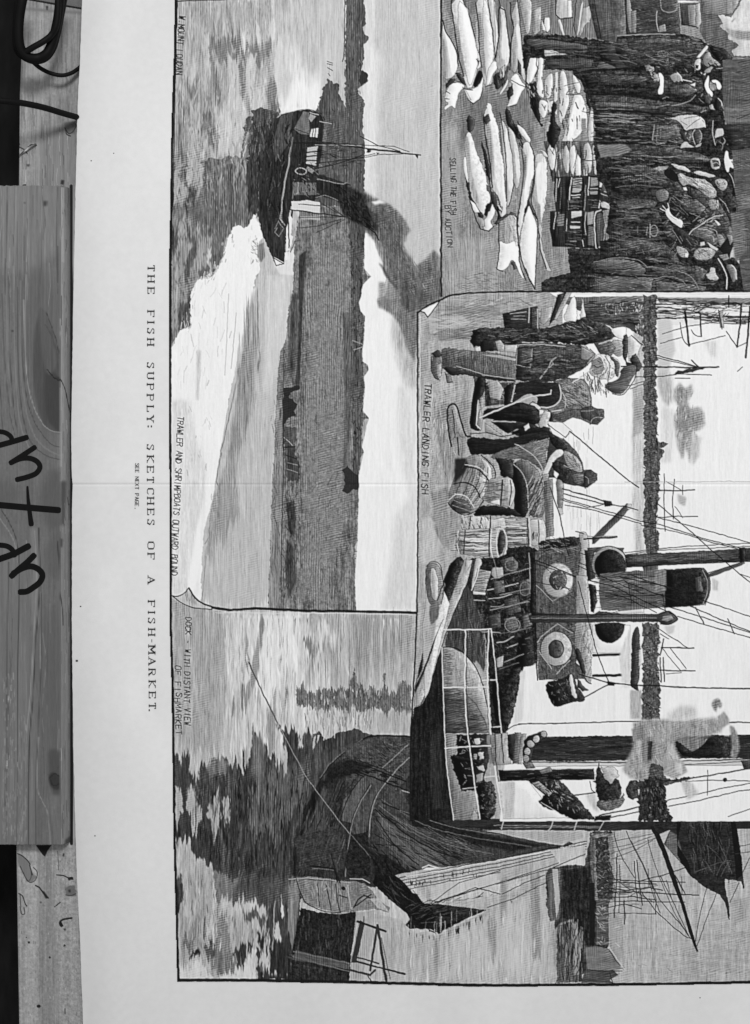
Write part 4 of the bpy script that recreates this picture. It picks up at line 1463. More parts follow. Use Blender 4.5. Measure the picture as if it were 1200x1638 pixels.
p10 972,1090 984,1092 982,1097 972,1096
l12w2 984,1093 1012,1096 1050,1097 1100,1100 1240,1102
l12w1.4 925,930 938,980 954,1040 974,1092
# long rigging lines
l11w1.8 912,690 950,722 1000,764 1022,780
l12w1.4 1052,806 1100,846 1150,890 1200,932 1240,965
l11w1.9 900,782 950,796 972,804
p14 965,800 978,802 980,808 968,810
l11w1.6 902,790 965,806 1000,810 1020,816
l12w1.3 902,798 950,812 1000,826 1025,834
l12w1.3 904,808 950,816 1026,838
l13w1.2 900,800 940,812 970,806
l12w1.3 1026,834 1060,840 1120,860 1190,878
l12w1.3 1052,828 1100,840 1150,854 1200,868 1240,876
l13w1.2 1026,840 1080,850 1140,868 1180,878
l11w1.4 880,780 890,808 896,824 904,870 910,890
l12w1.5 940,928 980,938 1040,966 1080,984
l12w1.5 1000,930 1050,950 1110,972 1160,994 1200,1010 1240,1024
l12w1.4 1010,920 1080,944 1140,966 1200,986 1240,1000
l12w1.4 1060,968 1120,986 1200,1012
l12w1.3 1084,986 1130,1000 1200,1020 1240,1032
l14w1.5 1113,972 1126,998
l14w1.5 1164,990 1175,1014
l14w1.3 1005,932 1010,965
l14w1.3 1060,950 1064,978
l12w1.2 925,905 980,930 1030,950
l12w1.2 940,940 1000,956 1050,980
l13w1 1184,918 1240,940
l8w1 876,678 905,700 912,690
# hull brig at mid distance
l12w1.8 1050,785 1080,785 1112,784
l12w1.3 1063,758 1062,800 1064,850
l13w1.4 1079,766 1076,800 1077,830
l14w1.1 1092,776 1092,792
l14w1.4 1050,828 1080,826 1116,826
l18w1 1066,770 1090,784
l18w1 1080,810 1092,828
p72s2 1084,790 1098,796 1096,810 1086,805
l70w1 1000,771 1240,770
# lower mast with smoke
p16h4r.3 852,1180 900,1178 1014,1177 1100,1176 1240,1175 1240,1213 1100,1213 1014,1216 900,1218 850,1217
k32q90g26w.9a0j2 855,1182 1240,1180 1240,1210 855,1214
p78 840,1219 1240,1216 1240,1224 840,1226
l10w1.6 840,1219 1000,1220 1100,1217 1240,1213
l84w1.8 850,1224 990,1222
l12w1.2 1085,1224 1190,1218 1240,1214
l12w1.6 830,1158 900,1157 1000,1154 1100,1155 1240,1156
l12w1.4c 810,1168 825,1160 850,1157
p10h2 798,1232 950,1230 951,1247 800,1249
k28q30g14w.9a0j3 800,1233 950,1232 950,1245 800,1246
l80w1.4 806,1232 900,1229 950,1229
# rope coils on the mast foot
p60v6 784,1176 812,1172 818,1222 790,1224
l14w1.6 792,1174 794,1222
l14w1.6 802,1174 806,1220
p22v4r.4 812,1176 828,1172 834,1184 826,1220 814,1212
p40v4r.4 824,1172 833,1172 830,1220 820,1222
p60v4r.4 834,1174 842,1174 834,1222 828,1222
p14r.6 840,1180 860,1172 870,1168 878,1176 864,1184 852,1200 850,1226 838,1222 836,1200
o66n5 870,1174 5,5
o72n5 858,1182 5,6
o66n5 849,1190 6,6
o70n5 844,1202 5,6
o62n5 842,1213 5,6
o14w1.2 858,1182 5.5,6.5
o14w1.2 849,1190 6.5,6.5
p40n6 836,1220 850,1218 856,1228 842,1230
p48v3 862,1232 880,1226 884,1234 866,1238
# furled sail
p15n4r.6 846,1249 870,1246 894,1247 908,1260 930,1284 952,1310 920,1311 895,1300 868,1290 862,1282 872,1272
p54n5 850,1252 862,1250 884,1268 878,1274
k60q34g7w1.3a50j30 856,1250 892,1252 936,1304 880,1290
k6q40g7w1.3a50j30 856,1250 892,1252 936,1304 880,1290
l86w1 866,1284 900,1304
# smoke over the mast
p62v5n3s4 1012,1156 1030,1150 1056,1150 1078,1152 1100,1152 1126,1150 1144,1148 1160,1158 1152,1172 1124,1180 1100,1180 1080,1186 1080,1204 1090,1218 1094,1234 1072,1240 1056,1232 1046,1250 1026,1252 1008,1244 996,1232 1002,1216 1012,1198 1014,1180
p72v5s4 1018,1184 1040,1182 1046,1202 1038,1216 1020,1214
p72v5s4 1062,1190 1078,1192 1088,1214 1072,1222
p76v5s5 1068,1144 1078,1134 1092,1130 1110,1130 1114,1148 1072,1154
p54v5n3s1.5 1138,1126 1141,1119 1151,1117 1156,1128 1152,1134 1148,1128 1145,1142
p64v5s2 1148,1146 1158,1138 1166,1148 1168,1158 1154,1164
p92s1.5 1160,1170 1166,1162 1171,1164 1167,1178 1158,1177
p54v5n3s2 1168,1158 1175,1164 1182,1180 1184,1200 1176,1214 1168,1210 1172,1192 1168,1172
p48v5s1.5 1076,1184 1090,1180 1128,1179 1126,1194 1108,1204 1098,1196 1086,1192
p74v2s.6 1129,1182 1133,1182 1131,1192 1126,1192
p54v5s2 1010,1166 1030,1160 1040,1170 1030,1182 1014,1184
k46q60g9w.9a80j20 1014,1155 1060,1155 1090,1240 1010,1246
k80q30g8w.9a80j20 1014,1155 1060,1155 1090,1240 1010,1246
p14h3n3r1 1080,1184 1092,1190 1106,1204 1126,1192 1134,1180 1166,1178 1164,1190 1170,1212 1095,1212 1082,1196
p50v5s2 1030,1180 1044,1176 1050,1200 1042,1220 1028,1222 1026,1200
p18n5s1 1036,1186 1044,1186 1042,1216 1036,1216
p64v4s2 1060,1216 1092,1216 1100,1234 1080,1246 1062,1240
p80v3s2 1080,1218 1090,1222 1092,1238 1082,1236
p30n8r1.6y0f0 1036,1222 1060,1222 1062,1246 1100,1244 1120,1242 1066,1256 1040,1256
l12w2 1060,1250 1110,1244 1160,1236 1190,1231 1240,1222
l13w1.2 1096,1250 1140,1248 1240,1250
o14n3 1160,1247 3,3
l12w1.4 1068,1280 1100,1274 1160,1260 1240,1246
l12w1.4 1070,1290 1120,1280 1180,1266 1240,1256
l24w1.2 1132,1232 1132,1272
p30 1186,1217 1240,1212 1240,1232 1190,1230
p74v4s3 1090,1250 1106,1250 1118,1270 1100,1280
p76v4s3 936,1272 950,1264 958,1300 946,1290
p17n7r1.6y0f10 956,1224 960,1220 962,1236 972,1240 984,1244 994,1256 994,1276 986,1282 978,1284 968,1284 956,1280 952,1250
p74n4r.8 962,1226 984,1228 990,1240 976,1254 966,1244
p22n7r1.6y0f8 1002,1258 1012,1246 1024,1252 1022,1276 1010,1280 1002,1272
p40n8r1 954,1280 990,1280 1000,1266 996,1290 970,1298 958,1296
p19n6v4r1.6y0f0 1022,1246 1030,1250 1040,1242 1052,1246 1064,1252 1066,1270 1066,1286 1072,1300 1076,1314 1022,1314
k7q60g7w1.4a90j30 1026,1256 1060,1256 1070,1306 1026,1306
k48q40g5w1.1a88j20 1026,1250 1060,1256 1070,1306 1026,1306
l10w2 952,1312 960,1304 1000,1296 1024,1290
l10w1.6 976,1308 1024,1298
l10w1.8 920,1272 952,1268
p10 952,1306 978,1304 976,1312 952,1312
l20w1.2c 944,1250 946,1262 952,1268
l30w1.4 1165,1306 1200,1294 1240,1284
# frame
l12w2.6 668,500 668,640 669,800 668,920 667,976 664,1060 661,1110 657,1170 656,1312
l86w1 672,505 672,760
'''
INK_D = '''
# ---- dock panel
p74v6 262,953 276,953 290,964 312,971 345,974 372,977 410,975 490,978 570,979 668,981 668,1000 660,1130 656,1310 1240,1310 1240,1580 262,1580
p66v5 272,956 290,966 330,975 355,978 362,1100 350,1200 300,1200 274,1200
p80v7 358,978 520,980 530,1100 480,1180 400,1220 370,1200
p88v4s4 405,985 478,985 480,1040 440,1120 412,1160 405,1080
p70v6 496,982 664,982 658,1100 490,1100 500,1040
p64v6s3 560,985 664,985 662,1060 570,1060
p82v4s2 506,1002 520,998 536,1006 538,1024 522,1020 514,1036 506,1030
p60v5s2 500,1030 550,1034 548,1042 502,1042
p82v4s1 504,1044 520,1040 520,1100 504,1100
p58v5s1 580,990 590,985 588,1060 586,1080 582,1040
k55q110g26w1a90j2 480,985 660,985 655,1080 490,1090
k90q90g22w1.3a90j2 400,985 560,985 560,1090 480,1160 400,1160
k58q90g26w1a90j2 360,985 480,990 470,1160 370,1200
k56q70g20w.9a90j3 285,985 360,985 355,1190 285,1190
p58v4s1 418,975 424,1000 416,1050 412,1080 410,1100 404,1070 408,1040 414,1010
p58v4r.6 398,1090 406,1070 404,1060 410,1070 412,1095 404,1110 396,1130 390,1128 388,1150 386,1140 386,1100
l40w1.6 388,1096 388,1130 388,1146
l52w1.4 392,1036 394,1060 398,1076
p60s1 394,1012 397,1030 396,1050 392,1040
l56w1.3 413,1110 412,1160
p50s1 372,1128 376,1126 374,1160 370,1150
p60v4s1 428,1150 442,1120 440,1200 430,1200
p50r1 456,1108 460,1106 459,1128 455,1126
p50r1 484,1022 494,1012 502,1024 502,1046 496,1050 490,1034
w0g14x1.5m4 275,990 655,990 655,1090 480,1180 400,1210 275,1210
# far trees and spires
p42n6v5r1.2 474,1102 484,1096 490,1104 500,1106 516,1106 524,1100 534,1106 544,1098 556,1100 560,1094 565,1080 567,1066 569,1080 572,1094 580,1098 586,1104 596,1100 604,1106 612,1100 614,1078 616,1076 618,1100 622,1110 632,1108 642,1096 658,1094 656,1140 640,1140 622,1134 618,1150 612,1134 600,1134 590,1138 580,1142 574,1134 556,1136 540,1132 520,1136 500,1132 484,1130 474,1128
k26q70g6w1.1a90j30 478,1106 650,1104 650,1134 480,1130
k84q22g9w1.3a90j8 500,1106 606,1106 606,1126 500,1126
k84q70g18w1.4a90j4 490,1135 600,1140 590,1170 490,1175
k44q70g16w1.1a90j4 480,1130 620,1136 610,1166 490,1170
p68v4s2 600,1140 656,1140 656,1172 605,1172
l14w1.2 569,1161 570,1163
w0g5x1.6 474,1085 654,1085 654,1170 474,1170
# dark reflections
p25v6r1 277,1218 282,1206 290,1226 291,1212 296,1205 304,1210 302,1232 308,1245 318,1238 320,1222 332,1218 344,1214 352,1220 360,1212 366,1220 370,1215 378,1226 392,1226 402,1205 404,1170 410,1166 414,1190 420,1200 424,1190 432,1204 440,1206 442,1226 452,1210 454,1170 462,1162 472,1168 482,1180 490,1170 498,1178 510,1170 522,1184 540,1172 556,1168 570,1166 588,1174 600,1176 656,1178 656,1312 860,1316 920,1350 800,1378 700,1388 620,1400 600,1420 500,1408 480,1440 478,1500 466,1540 440,1560 408,1560 406,1500 396,1470 360,1440 345,1420 340,1380 320,1376 300,1350 278,1340
p44v6s2 330,1214 350,1212 366,1220 362,1240 336,1240
p40v6s2 404,1172 416,1172 424,1200 420,1240 404,1240
p36v7s3 404,1240 470,1220 500,1230 480,1290 440,1330 400,1330
p64s1 390,1190 394,1190 398,1220 394,1226 390,1220
l11w2.4 389,1190 390,1214 392,1230
p70v3 456,1200 460,1194 459,1232 455,1246 454,1220
p78v3r.6 447,1194 452,1190 456,1200 456,1214 448,1216
p78v3r.6 478,1184 484,1178 484,1196 478,1200
p74v3r.5 502,1180 505,1176 504,1194 500,1200
p74v3r.5 508,1176 512,1176 510,1184 507,1190
l86w1.6 520,1168 518,1184
l86w1.3 536,1160 535,1180
l58w1.8 399,1056 396,1046 400,1062 410,1084
l16w2 398,1060 408,1082 428,1124 446,1160 458,1186
l40w1.3 398,1062 425,1118 446,1160
p70v3r1 304,1228 320,1232 318,1242 306,1246
p70v4r1 280,1266 290,1264 294,1290 284,1320 280,1318
p70v4r1 300,1272 306,1264 314,1272 320,1300 314,1330 308,1336 304,1310 298,1290
p66v4r1 314,1276 322,1290 324,1308 318,1318
p70v4r1 330,1300 336,1284 344,1276 350,1270 354,1300 350,1325 344,1346 340,1330 336,1310
p66v4r1 356,1280 362,1274 366,1300 360,1330 358,1320
p68v4r1 364,1280 370,1276 368,1312 364,1312
k10q240g26w1.3a92j4 286,1250 500,1220 480,1400 350,1400 320,1340
k40q200g22w1.1a92j4 320,1240 500,1210 480,1400 360,1400
# lower left water
p68v5r1.5 284,1400 292,1370 300,1362 312,1378 330,1382 340,1390 342,1430 344,1440 364,1440 380,1448 400,1450 420,1448 428,1452 426,1470 430,1490 430,1520 420,1560 412,1570 284,1568
p26v6r1 279,1410 290,1402 294,1430 292,1450 284,1466 280,1440
p44v6s1 340,1396 370,1400 400,1402 440,1404 448,1430 430,1450 400,1446 372,1440 350,1444
p46v6r1 345,1390 360,1400 370,1420 360,1440 346,1440
p24v6r1 346,1384 420,1390 440,1402 390,1404 352,1400
p60v5s1 390,1404 420,1404 422,1422 392,1420
p32v6r1 400,1400 480,1404 478,1440 460,1450 430,1446 400,1444 372,1436 372,1420
p76v4r1 352,1440 368,1438 376,1446 426,1448 424,1464 400,1460 368,1462 352,1462
p34v6r1 386,1462 396,1466 404,1458 412,1460 424,1466 428,1480 420,1484 412,1474 404,1470 398,1482 390,1474
p54v5r1 346,1470 354,1466 364,1476 368,1500 380,1510 376,1560 370,1566 348,1560 338,1540 330,1510 346,1500
p46v5s2 340,1520 370,1522 378,1548 368,1562 345,1558
p62v5s1 300,1470 322,1460 324,1510 306,1520
p42v6r1 296,1500 308,1496 310,1514 292,1520
l26w2 328,1468 326,1500
l52w1.6 318,1480 316,1512
p14r1 300,1520 320,1518 320,1528 306,1526
p80v4r1 330,1472 342,1476 348,1490 344,1510 336,1504 330,1490
p34v6r1 326,1510 344,1504 346,1530 332,1530
p24v5r1.2 372,1524 386,1506 404,1508 404,1520 392,1530 388,1552 380,1550 378,1534
p82v3r1 286,1552 300,1544 316,1534 334,1550 342,1566 286,1568
p82v3r1 350,1560 380,1552 396,1530 402,1520 408,1520 410,1566 352,1566
p66v4r1 370,1490 384,1480 404,1474 410,1488 408,1506 390,1510 372,1522
p20v5r1 412,1490 424,1500 436,1500 440,1510 424,1520 412,1510
p18v5r1 410,1520 440,1510 470,1500 470,1568 412,1566
p76v4r.8 416,1520 430,1525 430,1550 420,1540
k78q18g24w1.6a92j3 414,1510 435,1515 432,1550 416,1550
p78v3r1 440,1480 446,1476 450,1496 444,1510 438,1500
p84r.6 450,1436 454,1444 454,1460 450,1466
p84r.6 460,1458 464,1460 465,1472 461,1468
l72w1.4 440,1440 438,1480 436,1520
l74w1.6 432,1500 428,1540
k52q60g20w1a92j4 286,1400 340,1400 345,1500 290,1540
k36q60g16w1.2a92j4 290,1380 430,1450 440,1520 380,1540 300,1530
k84q40g16w1.3a92j4 290,1400 420,1450 410,1550 300,1550
p50v5s1 462,1410 480,1410 478,1450 470,1510 460,1500
w0g8x1.6m2 277,1150 500,1160 500,1260 470,1400 470,1560 277,1560
# hull of the big ship
p19n3v3 512,1246 530,1222 548,1202 570,1186 596,1178 630,1176 656,1178 656,1312 720,1312 700,1400 598,1418 560,1408 470,1402 472,1330 490,1290
p27n5h3 540,1215 570,1190 600,1178 656,1180 656,1240 620,1280 590,1300 560,1260
k12q110g9w1.2a20j25 540,1210 640,1184 650,1230 600,1260 550,1240
k40q80g6w.9a10j30 550,1200 640,1184 650,1220 600,1250 560,1240
l8w2.4c 512,1246 532,1220 552,1202 574,1186 600,1177 656,1178
l46w1.2c 512,1244 532,1218 556,1198 580,1182
p27v5s4 480,1300 500,1270 520,1260 520,1330 500,1390 480,1395
p12v3s2 512,1246 520,1250 500,1300 482,1340 472,1400 468,1400 472,1340 490,1290
p13n3s2 530,1222 560,1215 600,1225 560,1240 530,1250 514,1260
p30n4s2 545,1195 575,1186 600,1182 590,1200 560,1212
k10q60g30w1.3a108j5 480,1280 550,1260 548,1390 478,1395
k34q40g26w1.0a108j5 480,1280 550,1260 548,1390 478,1395
k12q50g26w1.3a118j8 545,1260 600,1250 590,1330 550,1330
k8q30g14w1.6a15j8 565,1225 640,1240 640,1262 570,1240
p34v3n2 578,1246 592,1236 608,1238 592,1260 572,1290 562,1316 544,1312 550,1280
p30v4n2 608,1240 616,1250 606,1266 592,1300 586,1330 570,1340 562,1330 572,1290 592,1258
l12w1.6c 578,1244 560,1270 548,1300 542,1330
l10w2c 592,1256 576,1282 564,1312 560,1340
l56w1.3c 594,1256 576,1284 564,1316 558,1350 553,1390 552,1402
l10w2.2c 612,1258 598,1280 592,1310 590,1340
l60w1.4c 656,1211 634,1232 616,1254 602,1274 594,1300 591,1330 590,1350
l58w1.3 654,1190 632,1210 612,1228
p14n4 562,1336 590,1330 592,1400 556,1404 552,1380
p22n4s1 470,1340 540,1320 552,1390 480,1392
k32q60g16w1a100 480,1300 545,1310 545,1390 480,1390
l10w2 568,1222 600,1230 618,1238 650,1250
l10w2 562,1232 600,1244 650,1264
l12w1.6 572,1216 618,1232
k8q40g30w1.5a35j7 640,1270 656,1275 656,1312 700,1320 680,1340 640,1310
k48q24g36w1.2a35j6 610,1290 660,1320 740,1360 700,1380 630,1330
l62w1.6 634,1262 655,1268
l12w1.6 608,1284 622,1308
l56w1.4 446,1160 470,1206 488,1240 512,1272 540,1310 560,1334
l40w1.3 560,1334 580,1356 594,1372
# dark sail or tarpaulin
p25v2n3r.5 600,1290 610,1270 640,1260 656,1290 656,1312 720,1312 770,1328 830,1340 880,1352 900,1356 868,1362 830,1368 800,1374 770,1380 740,1386 700,1390 680,1398 620,1392 600,1360
p36v3s4 606,1300 640,1330 700,1362 720,1384 680,1392 640,1370 612,1340
p13n3s2 660,1318 720,1320 800,1340 870,1352 820,1362 760,1350 700,1334
k12q60g40w1.4a28j8 610,1300 700,1330 780,1350 700,1384 620,1360
k40q50g40w1a28j8 610,1300 700,1330 780,1350 700,1384 620,1360
p12n3s1 594,1360 620,1370 660,1398 690,1400 640,1408 600,1410
k8q40g14w1.6a45j20 590,1350 630,1370 680,1398 610,1410
p12n3 655,1300 730,1312 735,1326 660,1322
l8w2.5 656,1312 800,1309 940,1308
l42w1.3c 606,1288 660,1326 720,1352 790,1366
l38w1.3c 610,1278 680,1320 760,1340 850,1354
l42w1.3c 604,1300 640,1344 680,1378 710,1388
l36w1.2c 600,1312 624,1356 660,1390
l12w2c 612,1284 680,1312 740,1330 800,1344
l11w2c 606,1296 650,1334 700,1362 740,1374
l12w1.8c 602,1308 630,1350 670,1384
l44w1.2c 640,1296 720,1322 800,1336
# spar under the panel
p17h3 700,1309 860,1309 960,1309 1060,1308 1240,1302 1240,1326 1100,1326 960,1329 860,1328 780,1326 720,1322
l44w1.6 800,1324 880,1323 960,1324
l50w1.3 790,1320 960,1322
l72w1.8 806,1313 802,1326
l72w1.8c 885,1314 880,1326 874,1330
l72w1.8 923,1314 918,1330
l70w1.5 966,1314 957,1330
p76v3 860,1328 935,1330 934,1342 920,1350 910,1346 900,1352 880,1350 830,1340 776,1328
p68v3s1 775,1328 840,1330 930,1330 934,1340 900,1350 860,1344
# light canvas with ropes
p70v4 632,1400 690,1388 720,1386 800,1374 900,1356 930,1352 936,1382 900,1392 830,1402 780,1412 700,1442 690,1446 684,1440 670,1424 650,1412
p76v3s2 690,1420 740,1400 790,1396 800,1412 740,1430 690,1444
l86w2 676,1388 686,1384 700,1388
p88 676,1392 682,1388 700,1388 690,1392
l12w1.5 632,1406 700,1392 800,1374 880,1357 938,1346
l12w1.2 636,1410 700,1398 800,1380 938,1350
l12w1.2 640,1414 700,1403 800,1386 938,1354
l12w1.2 645,1418 720,1406 820,1386 938,1358
l14w1 655,1422 720,1410 800,1395
l92w1.4 650,1402 720,1390 820,1372 900,1358
k14q22g5w1.3a90j8 650,1408 780,1388 780,1400 660,1420
l14w1.1 690,1444 735,1412 770,1402 800,1392
l13w1.2 690,1446 780,1418 860,1392 936,1366
# black torn sail
p9n2r.5 596,1412 600,1400 630,1400 645,1410 660,1428 668,1430 676,1444 690,1447 720,1446 760,1438 804,1431 798,1440 786,1452 770,1460 750,1468 730,1478 710,1488 702,1494 690,1486 650,1486 648,1480 656,1470 650,1460 630,1444 610,1426
p16n3 690,1446 730,1444 800,1432 790,1448 750,1466 720,1476 700,1484
k34q40g20w1a-18j8 650,1440 800,1432 760,1462 700,1486 660,1470
k26q30g16w1a48j10 606,1404 640,1406 680,1444 660,1470 620,1434
k6q40g22w1.4a-16j10 650,1440 790,1434 740,1470 670,1480
k30q10g14w1a10j30 610,1410 690,1450 780,1440 720,1476 660,1470
l92w1.2 668,1492 684,1506 700,1516
p90 672,1489 682,1490 694,1508 684,1500
p9 686,1486 696,1490 706,1520 702,1520 690,1502
l9w2 664,1492 700,1518
l11w1.2 704,1518 760,1494 820,1474 874,1454
p84r.4 786,1450 796,1440 798,1444 788,1454
l86w1 748,1470 790,1452
# sky to the right
p70v4h2 700,1446 804,1430 880,1400 936,1384 945,1330 1240,1326 1240,1572 566,1572 572,1520 590,1460 640,1470 660,1490 690,1490 702,1496 740,1476 780,1456
p75v3s4 720,1494 800,1456 870,1420 880,1560 700,1566
p60v6s2 848,1400 862,1395 866,1530 852,1540
p60v5s2 780,1470 792,1466 794,1530 786,1530
p58v4s2 800,1410 812,1400 810,1470 802,1480
p58v4s1.5 700,1500 702,1540 698,1560 696,1520
k58q70g26w1a90j2 640,1480 880,1440 880,1566 640,1566
k84q50g24w1.2a90j2 600,1480 870,1450 870,1566 610,1560
k60q60g8w.8a0 1000,1400 1200,1400 1200,1560 1000,1560
p74v4h3s6 1100,1420 1160,1400 1160,1440 1120,1470
p67v4h3s6 1090,1500 1240,1480 1240,1570 1090,1570
p62v4s4 1172,1440 1196,1436 1192,1470 1176,1480
p76v4 880,1360 936,1352 936,1384 900,1388
p82v3 898,1380 936,1370 936,1384 904,1386
w0g12x1.6m3 566,1480 700,1500 780,1460 870,1420 880,1570 566,1570
# ropes of the mizzen
l12w1.3 704,1440 800,1412 880,1390 936,1366
l11w1.4 700,1444 760,1420 800,1430
l11w1.3 804,1430 840,1412 872,1400
l12w1.2 780,1452 820,1438 873,1412
p40n5 816,1440 820,1441 819,1446
# warehouse and quay right
p23v7h4r.8 874,1396 880,1388 900,1386 905,1384 936,1384 945,1330 980,1330 976,1380 984,1420 972,1450 972,1510 970,1545 952,1546 930,1560 932,1570 890,1572 892,1540 886,1470 880,1474 874,1450
p14v4n3 902,1392 945,1386 952,1420 952,1512 940,1514 922,1474 900,1468
p38v5s1 876,1400 896,1390 896,1470 880,1474
p70v3 884,1390 892,1390 896,1440 890,1470
p60v5s1 884,1490 898,1476 916,1470 910,1510 892,1560 886,1540
p36v7r.8 892,1480 920,1474 930,1500 924,1570 890,1572
p56v4 914,1476 922,1478 930,1520 926,1560 918,1560
k12q70g20w1.2a92 892,1476 934,1480 930,1568 892,1568
k64q24g26w1.1a92j2 892,1476 934,1480 930,1568 892,1568
p32n8v4 945,1332 980,1332 976,1400 984,1420 970,1450 952,1440 945,1390
k64q50g6w1.1a10j40 950,1340 980,1336 974,1446 954,1440
k12q60g6w1.3a10j40 950,1340 980,1336 974,1446 954,1440
p11 942,1412 952,1412 951,1512 944,1512
p34h8 954,1440 974,1440 974,1512 954,1512
k70q30g6w1.2a30j40 955,1450 972,1450 972,1510 955,1510
p46h4 936,1516 956,1514 974,1518 985,1530 1000,1550 980,1552 940,1552
p64v3 974,1460 995,1470 1000,1550 992,1548 976,1520
l80w1.2 974,1514 986,1532 1000,1552
l14w1.2 975,1520 992,1546
l78w1.2 984,1508 992,1514
l78w1.2 984,1484 990,1482
p30h5 936,1552 980,1552 990,1560 975,1568 980,1572 930,1572
l12w1.4 940,1552 995,1554
l14w1.2 975,1556 980,1572
# fleet at the dock, thin masts
p52n6v4s2f0 950,1334 982,1334 984,1440 952,1440
p22n7r.8 952,1340 972,1338 976,1380 982,1400 980,1440 956,1436
k62q40g6w1a10j40 952,1340 978,1338 976,1440 956,1440
l30w1 980,1346 1000,1342 1044,1334
l30w1 980,1356 1010,1350 1042,1338
l30w1 980,1364 1014,1354 1050,1340
l26w1 984,1372 1020,1358 1044,1344
l20w1.2c 982,1330 988,1356 1000,1380 1014,1404
l20w1.2c 1002,1330 1016,1360 1032,1392 1048,1440 1056,1460
l22w1 1010,1345 1030,1384 1044,1420
l24w1c 1036,1342 1048,1384 1062,1420 1080,1462 1098,1490
l16w1.4 966,1406 1000,1408 1040,1410 1096,1411
l16w1.6 966,1412 1010,1412 1050,1414
l16w1.8 966,1420 1000,1424 1040,1420 1060,1424
l15w1.8 966,1428 1000,1426 1046,1428 1082,1431 1118,1432
l18w1.6 968,1436 1010,1434 1050,1440
l18w1.3 970,1443 1010,1441 1050,1443 1096,1443
l20w1.3 972,1452 1000,1446 1026,1454
l22w1.2 972,1461 1020,1461 1050,1462 1048,1457
l26w1.1 1000,1418 1024,1430 1046,1444
l26w1.1 976,1400 1000,1418 1030,1422
l30w1 1004,1436 1030,1420 1052,1416
l30w1 980,1374 1000,1374
l16w1.8 987,1366 987,1400 985,1430 982,1468
l20w1.2 991,1384 992,1420 990,1460
l16w1.8 998,1440 1000,1470 999,1478
l16w1.6 1015,1378 1016,1410 1020,1440
l16w1.6 1019,1376 1022,1410 1028,1448
l22w1.1 1037,1390 1038,1420
l20w1.2 1042,1408 1050,1440 1048,1462
l24w1 1066,1408 1074,1436
l24w1 1090,1402 1091,1432
l26w1.2c 1080,1400 1088,1414 1096,1430
l12w1.4 1020,1410 1060,1400 1096,1388
k16q16g16w1.1a2j6 968,1408 1040,1410 1040,1450 970,1448
# yard and black sail on the right
p11 1040,1322 1050,1322 1066,1360 1080,1400 1096,1450 1108,1490 1116,1518 1118,1522 1114,1523 1104,1496 1090,1450 1076,1412 1058,1360
l12w1.3 1026,1426 1048,1456 1078,1484 1100,1500 1108,1502
l12w1.2 1036,1400 1056,1440 1090,1480 1104,1500
l14w1.1 1056,1400 1080,1450 1102,1496
l14w1 1080,1400 1090,1420 1096,1430
l12w1.1 1130,1422 1120,1460 1112,1508
l12w1.1 1146,1430 1130,1470 1115,1514
l14w1.1 1182,1412 1168,1444
l14w1.1 1202,1366 1186,1400
p16n2h3r.4 1040,1312 1082,1310 1120,1306 1168,1306 1176,1306 1180,1330 1186,1370 1190,1412 1191,1420 1189,1422 1186,1410 1170,1408 1160,1406 1160,1420 1166,1446 1168,1471 1166,1471 1160,1444 1152,1432 1140,1426 1120,1414 1104,1400 1092,1384 1080,1370 1064,1352
p74 1055,1334 1072,1328 1062,1350
p40h4s1 1064,1352 1072,1330 1084,1336 1092,1370 1098,1386 1084,1374
p9 1082,1310 1090,1312 1084,1352 1100,1376 1106,1398 1092,1384 1084,1368
p9 1168,1306 1176,1306 1182,1340 1188,1400 1178,1408 1174,1360
k8q60g26w1.2a88j10 1095,1315 1165,1312 1170,1400 1110,1392
k34q60g24w1a80j20 1095,1315 1165,1312 1170,1400 1110,1392
l34w1 1110,1396 1150,1380 1170,1376
p76v3 1178,1324 1240,1324 1240,1310 1176,1312
p16 1176,1312 1240,1312 1240,1324 1178,1325
p80r.4 1177,1308 1200,1307 1196,1313 1178,1313
l20w1 1182,1354 1240,1342
l20w1.1 1176,1366 1240,1356
# small boat
p50n4v3r.4 472,1404 500,1402 540,1408 562,1408 584,1414 598,1428 604,1438 624,1452 622,1460 600,1454 584,1456 545,1460 520,1456 500,1450 486,1444 478,1424
l12w1.5 470,1405 540,1410 580,1408 594,1416
l70w1.3 462,1406 500,1405 560,1412
l14w1.3 508,1414 512,1450
l14w1.6 522,1416 530,1456
l14w1.4 537,1414 540,1440 544,1458
l72w1.5 556,1416 562,1454
o9n1 549,1421 3,3
l10w1.6 544,1432 556,1436
l10w2 566,1452 572,1440 582,1432 592,1436
l10w1.8 568,1450 594,1430
p70n3 592,1438 606,1436 622,1458 604,1452
l84w1.4 560,1406 580,1406 592,1412
l10w2.4 496,1385 536,1390 540,1410
l44w1.2 500,1389 534,1392
l12w1.8 530,1366 536,1390 544,1412
l10w1.4c 474,1406 482,1430 492,1446 520,1458 545,1460
k70q20g12w1.1a84 480,1408 560,1414 560,1450 490,1440
# dark quay block
p13n3v3r.6 482,1452 510,1460 545,1462 570,1458 570,1490 563,1530 558,1572 464,1572 466,1530 472,1500
p30v3 466,1536 474,1520 560,1540 560,1550 520,1544 470,1534
l44w1.6 470,1522 520,1532 570,1544
l40w1.6 468,1530 520,1544 566,1556
p17n4v4 464,1540 556,1556 556,1572 462,1572
k36q30g30w1.1a12j5 470,1524 556,1540 556,1552 470,1536
k30q60g12w1a92 484,1462 566,1462 560,1530 476,1524
# timber fender posts
p66v3 570,1460 600,1456 596,1500 580,1560 560,1570 562,1530
p20 576,1472 584,1476 570,1540 562,1540
l80w1.4 572,1476 562,1528
l14w3.4 572,1474 600,1484 617,1490
l18w3.6 604,1480 598,1520 592,1552
l18w4 604,1480 610,1520 618,1568
l40w1.6 610,1500 624,1566
l16w3 570,1538 600,1546 648,1558
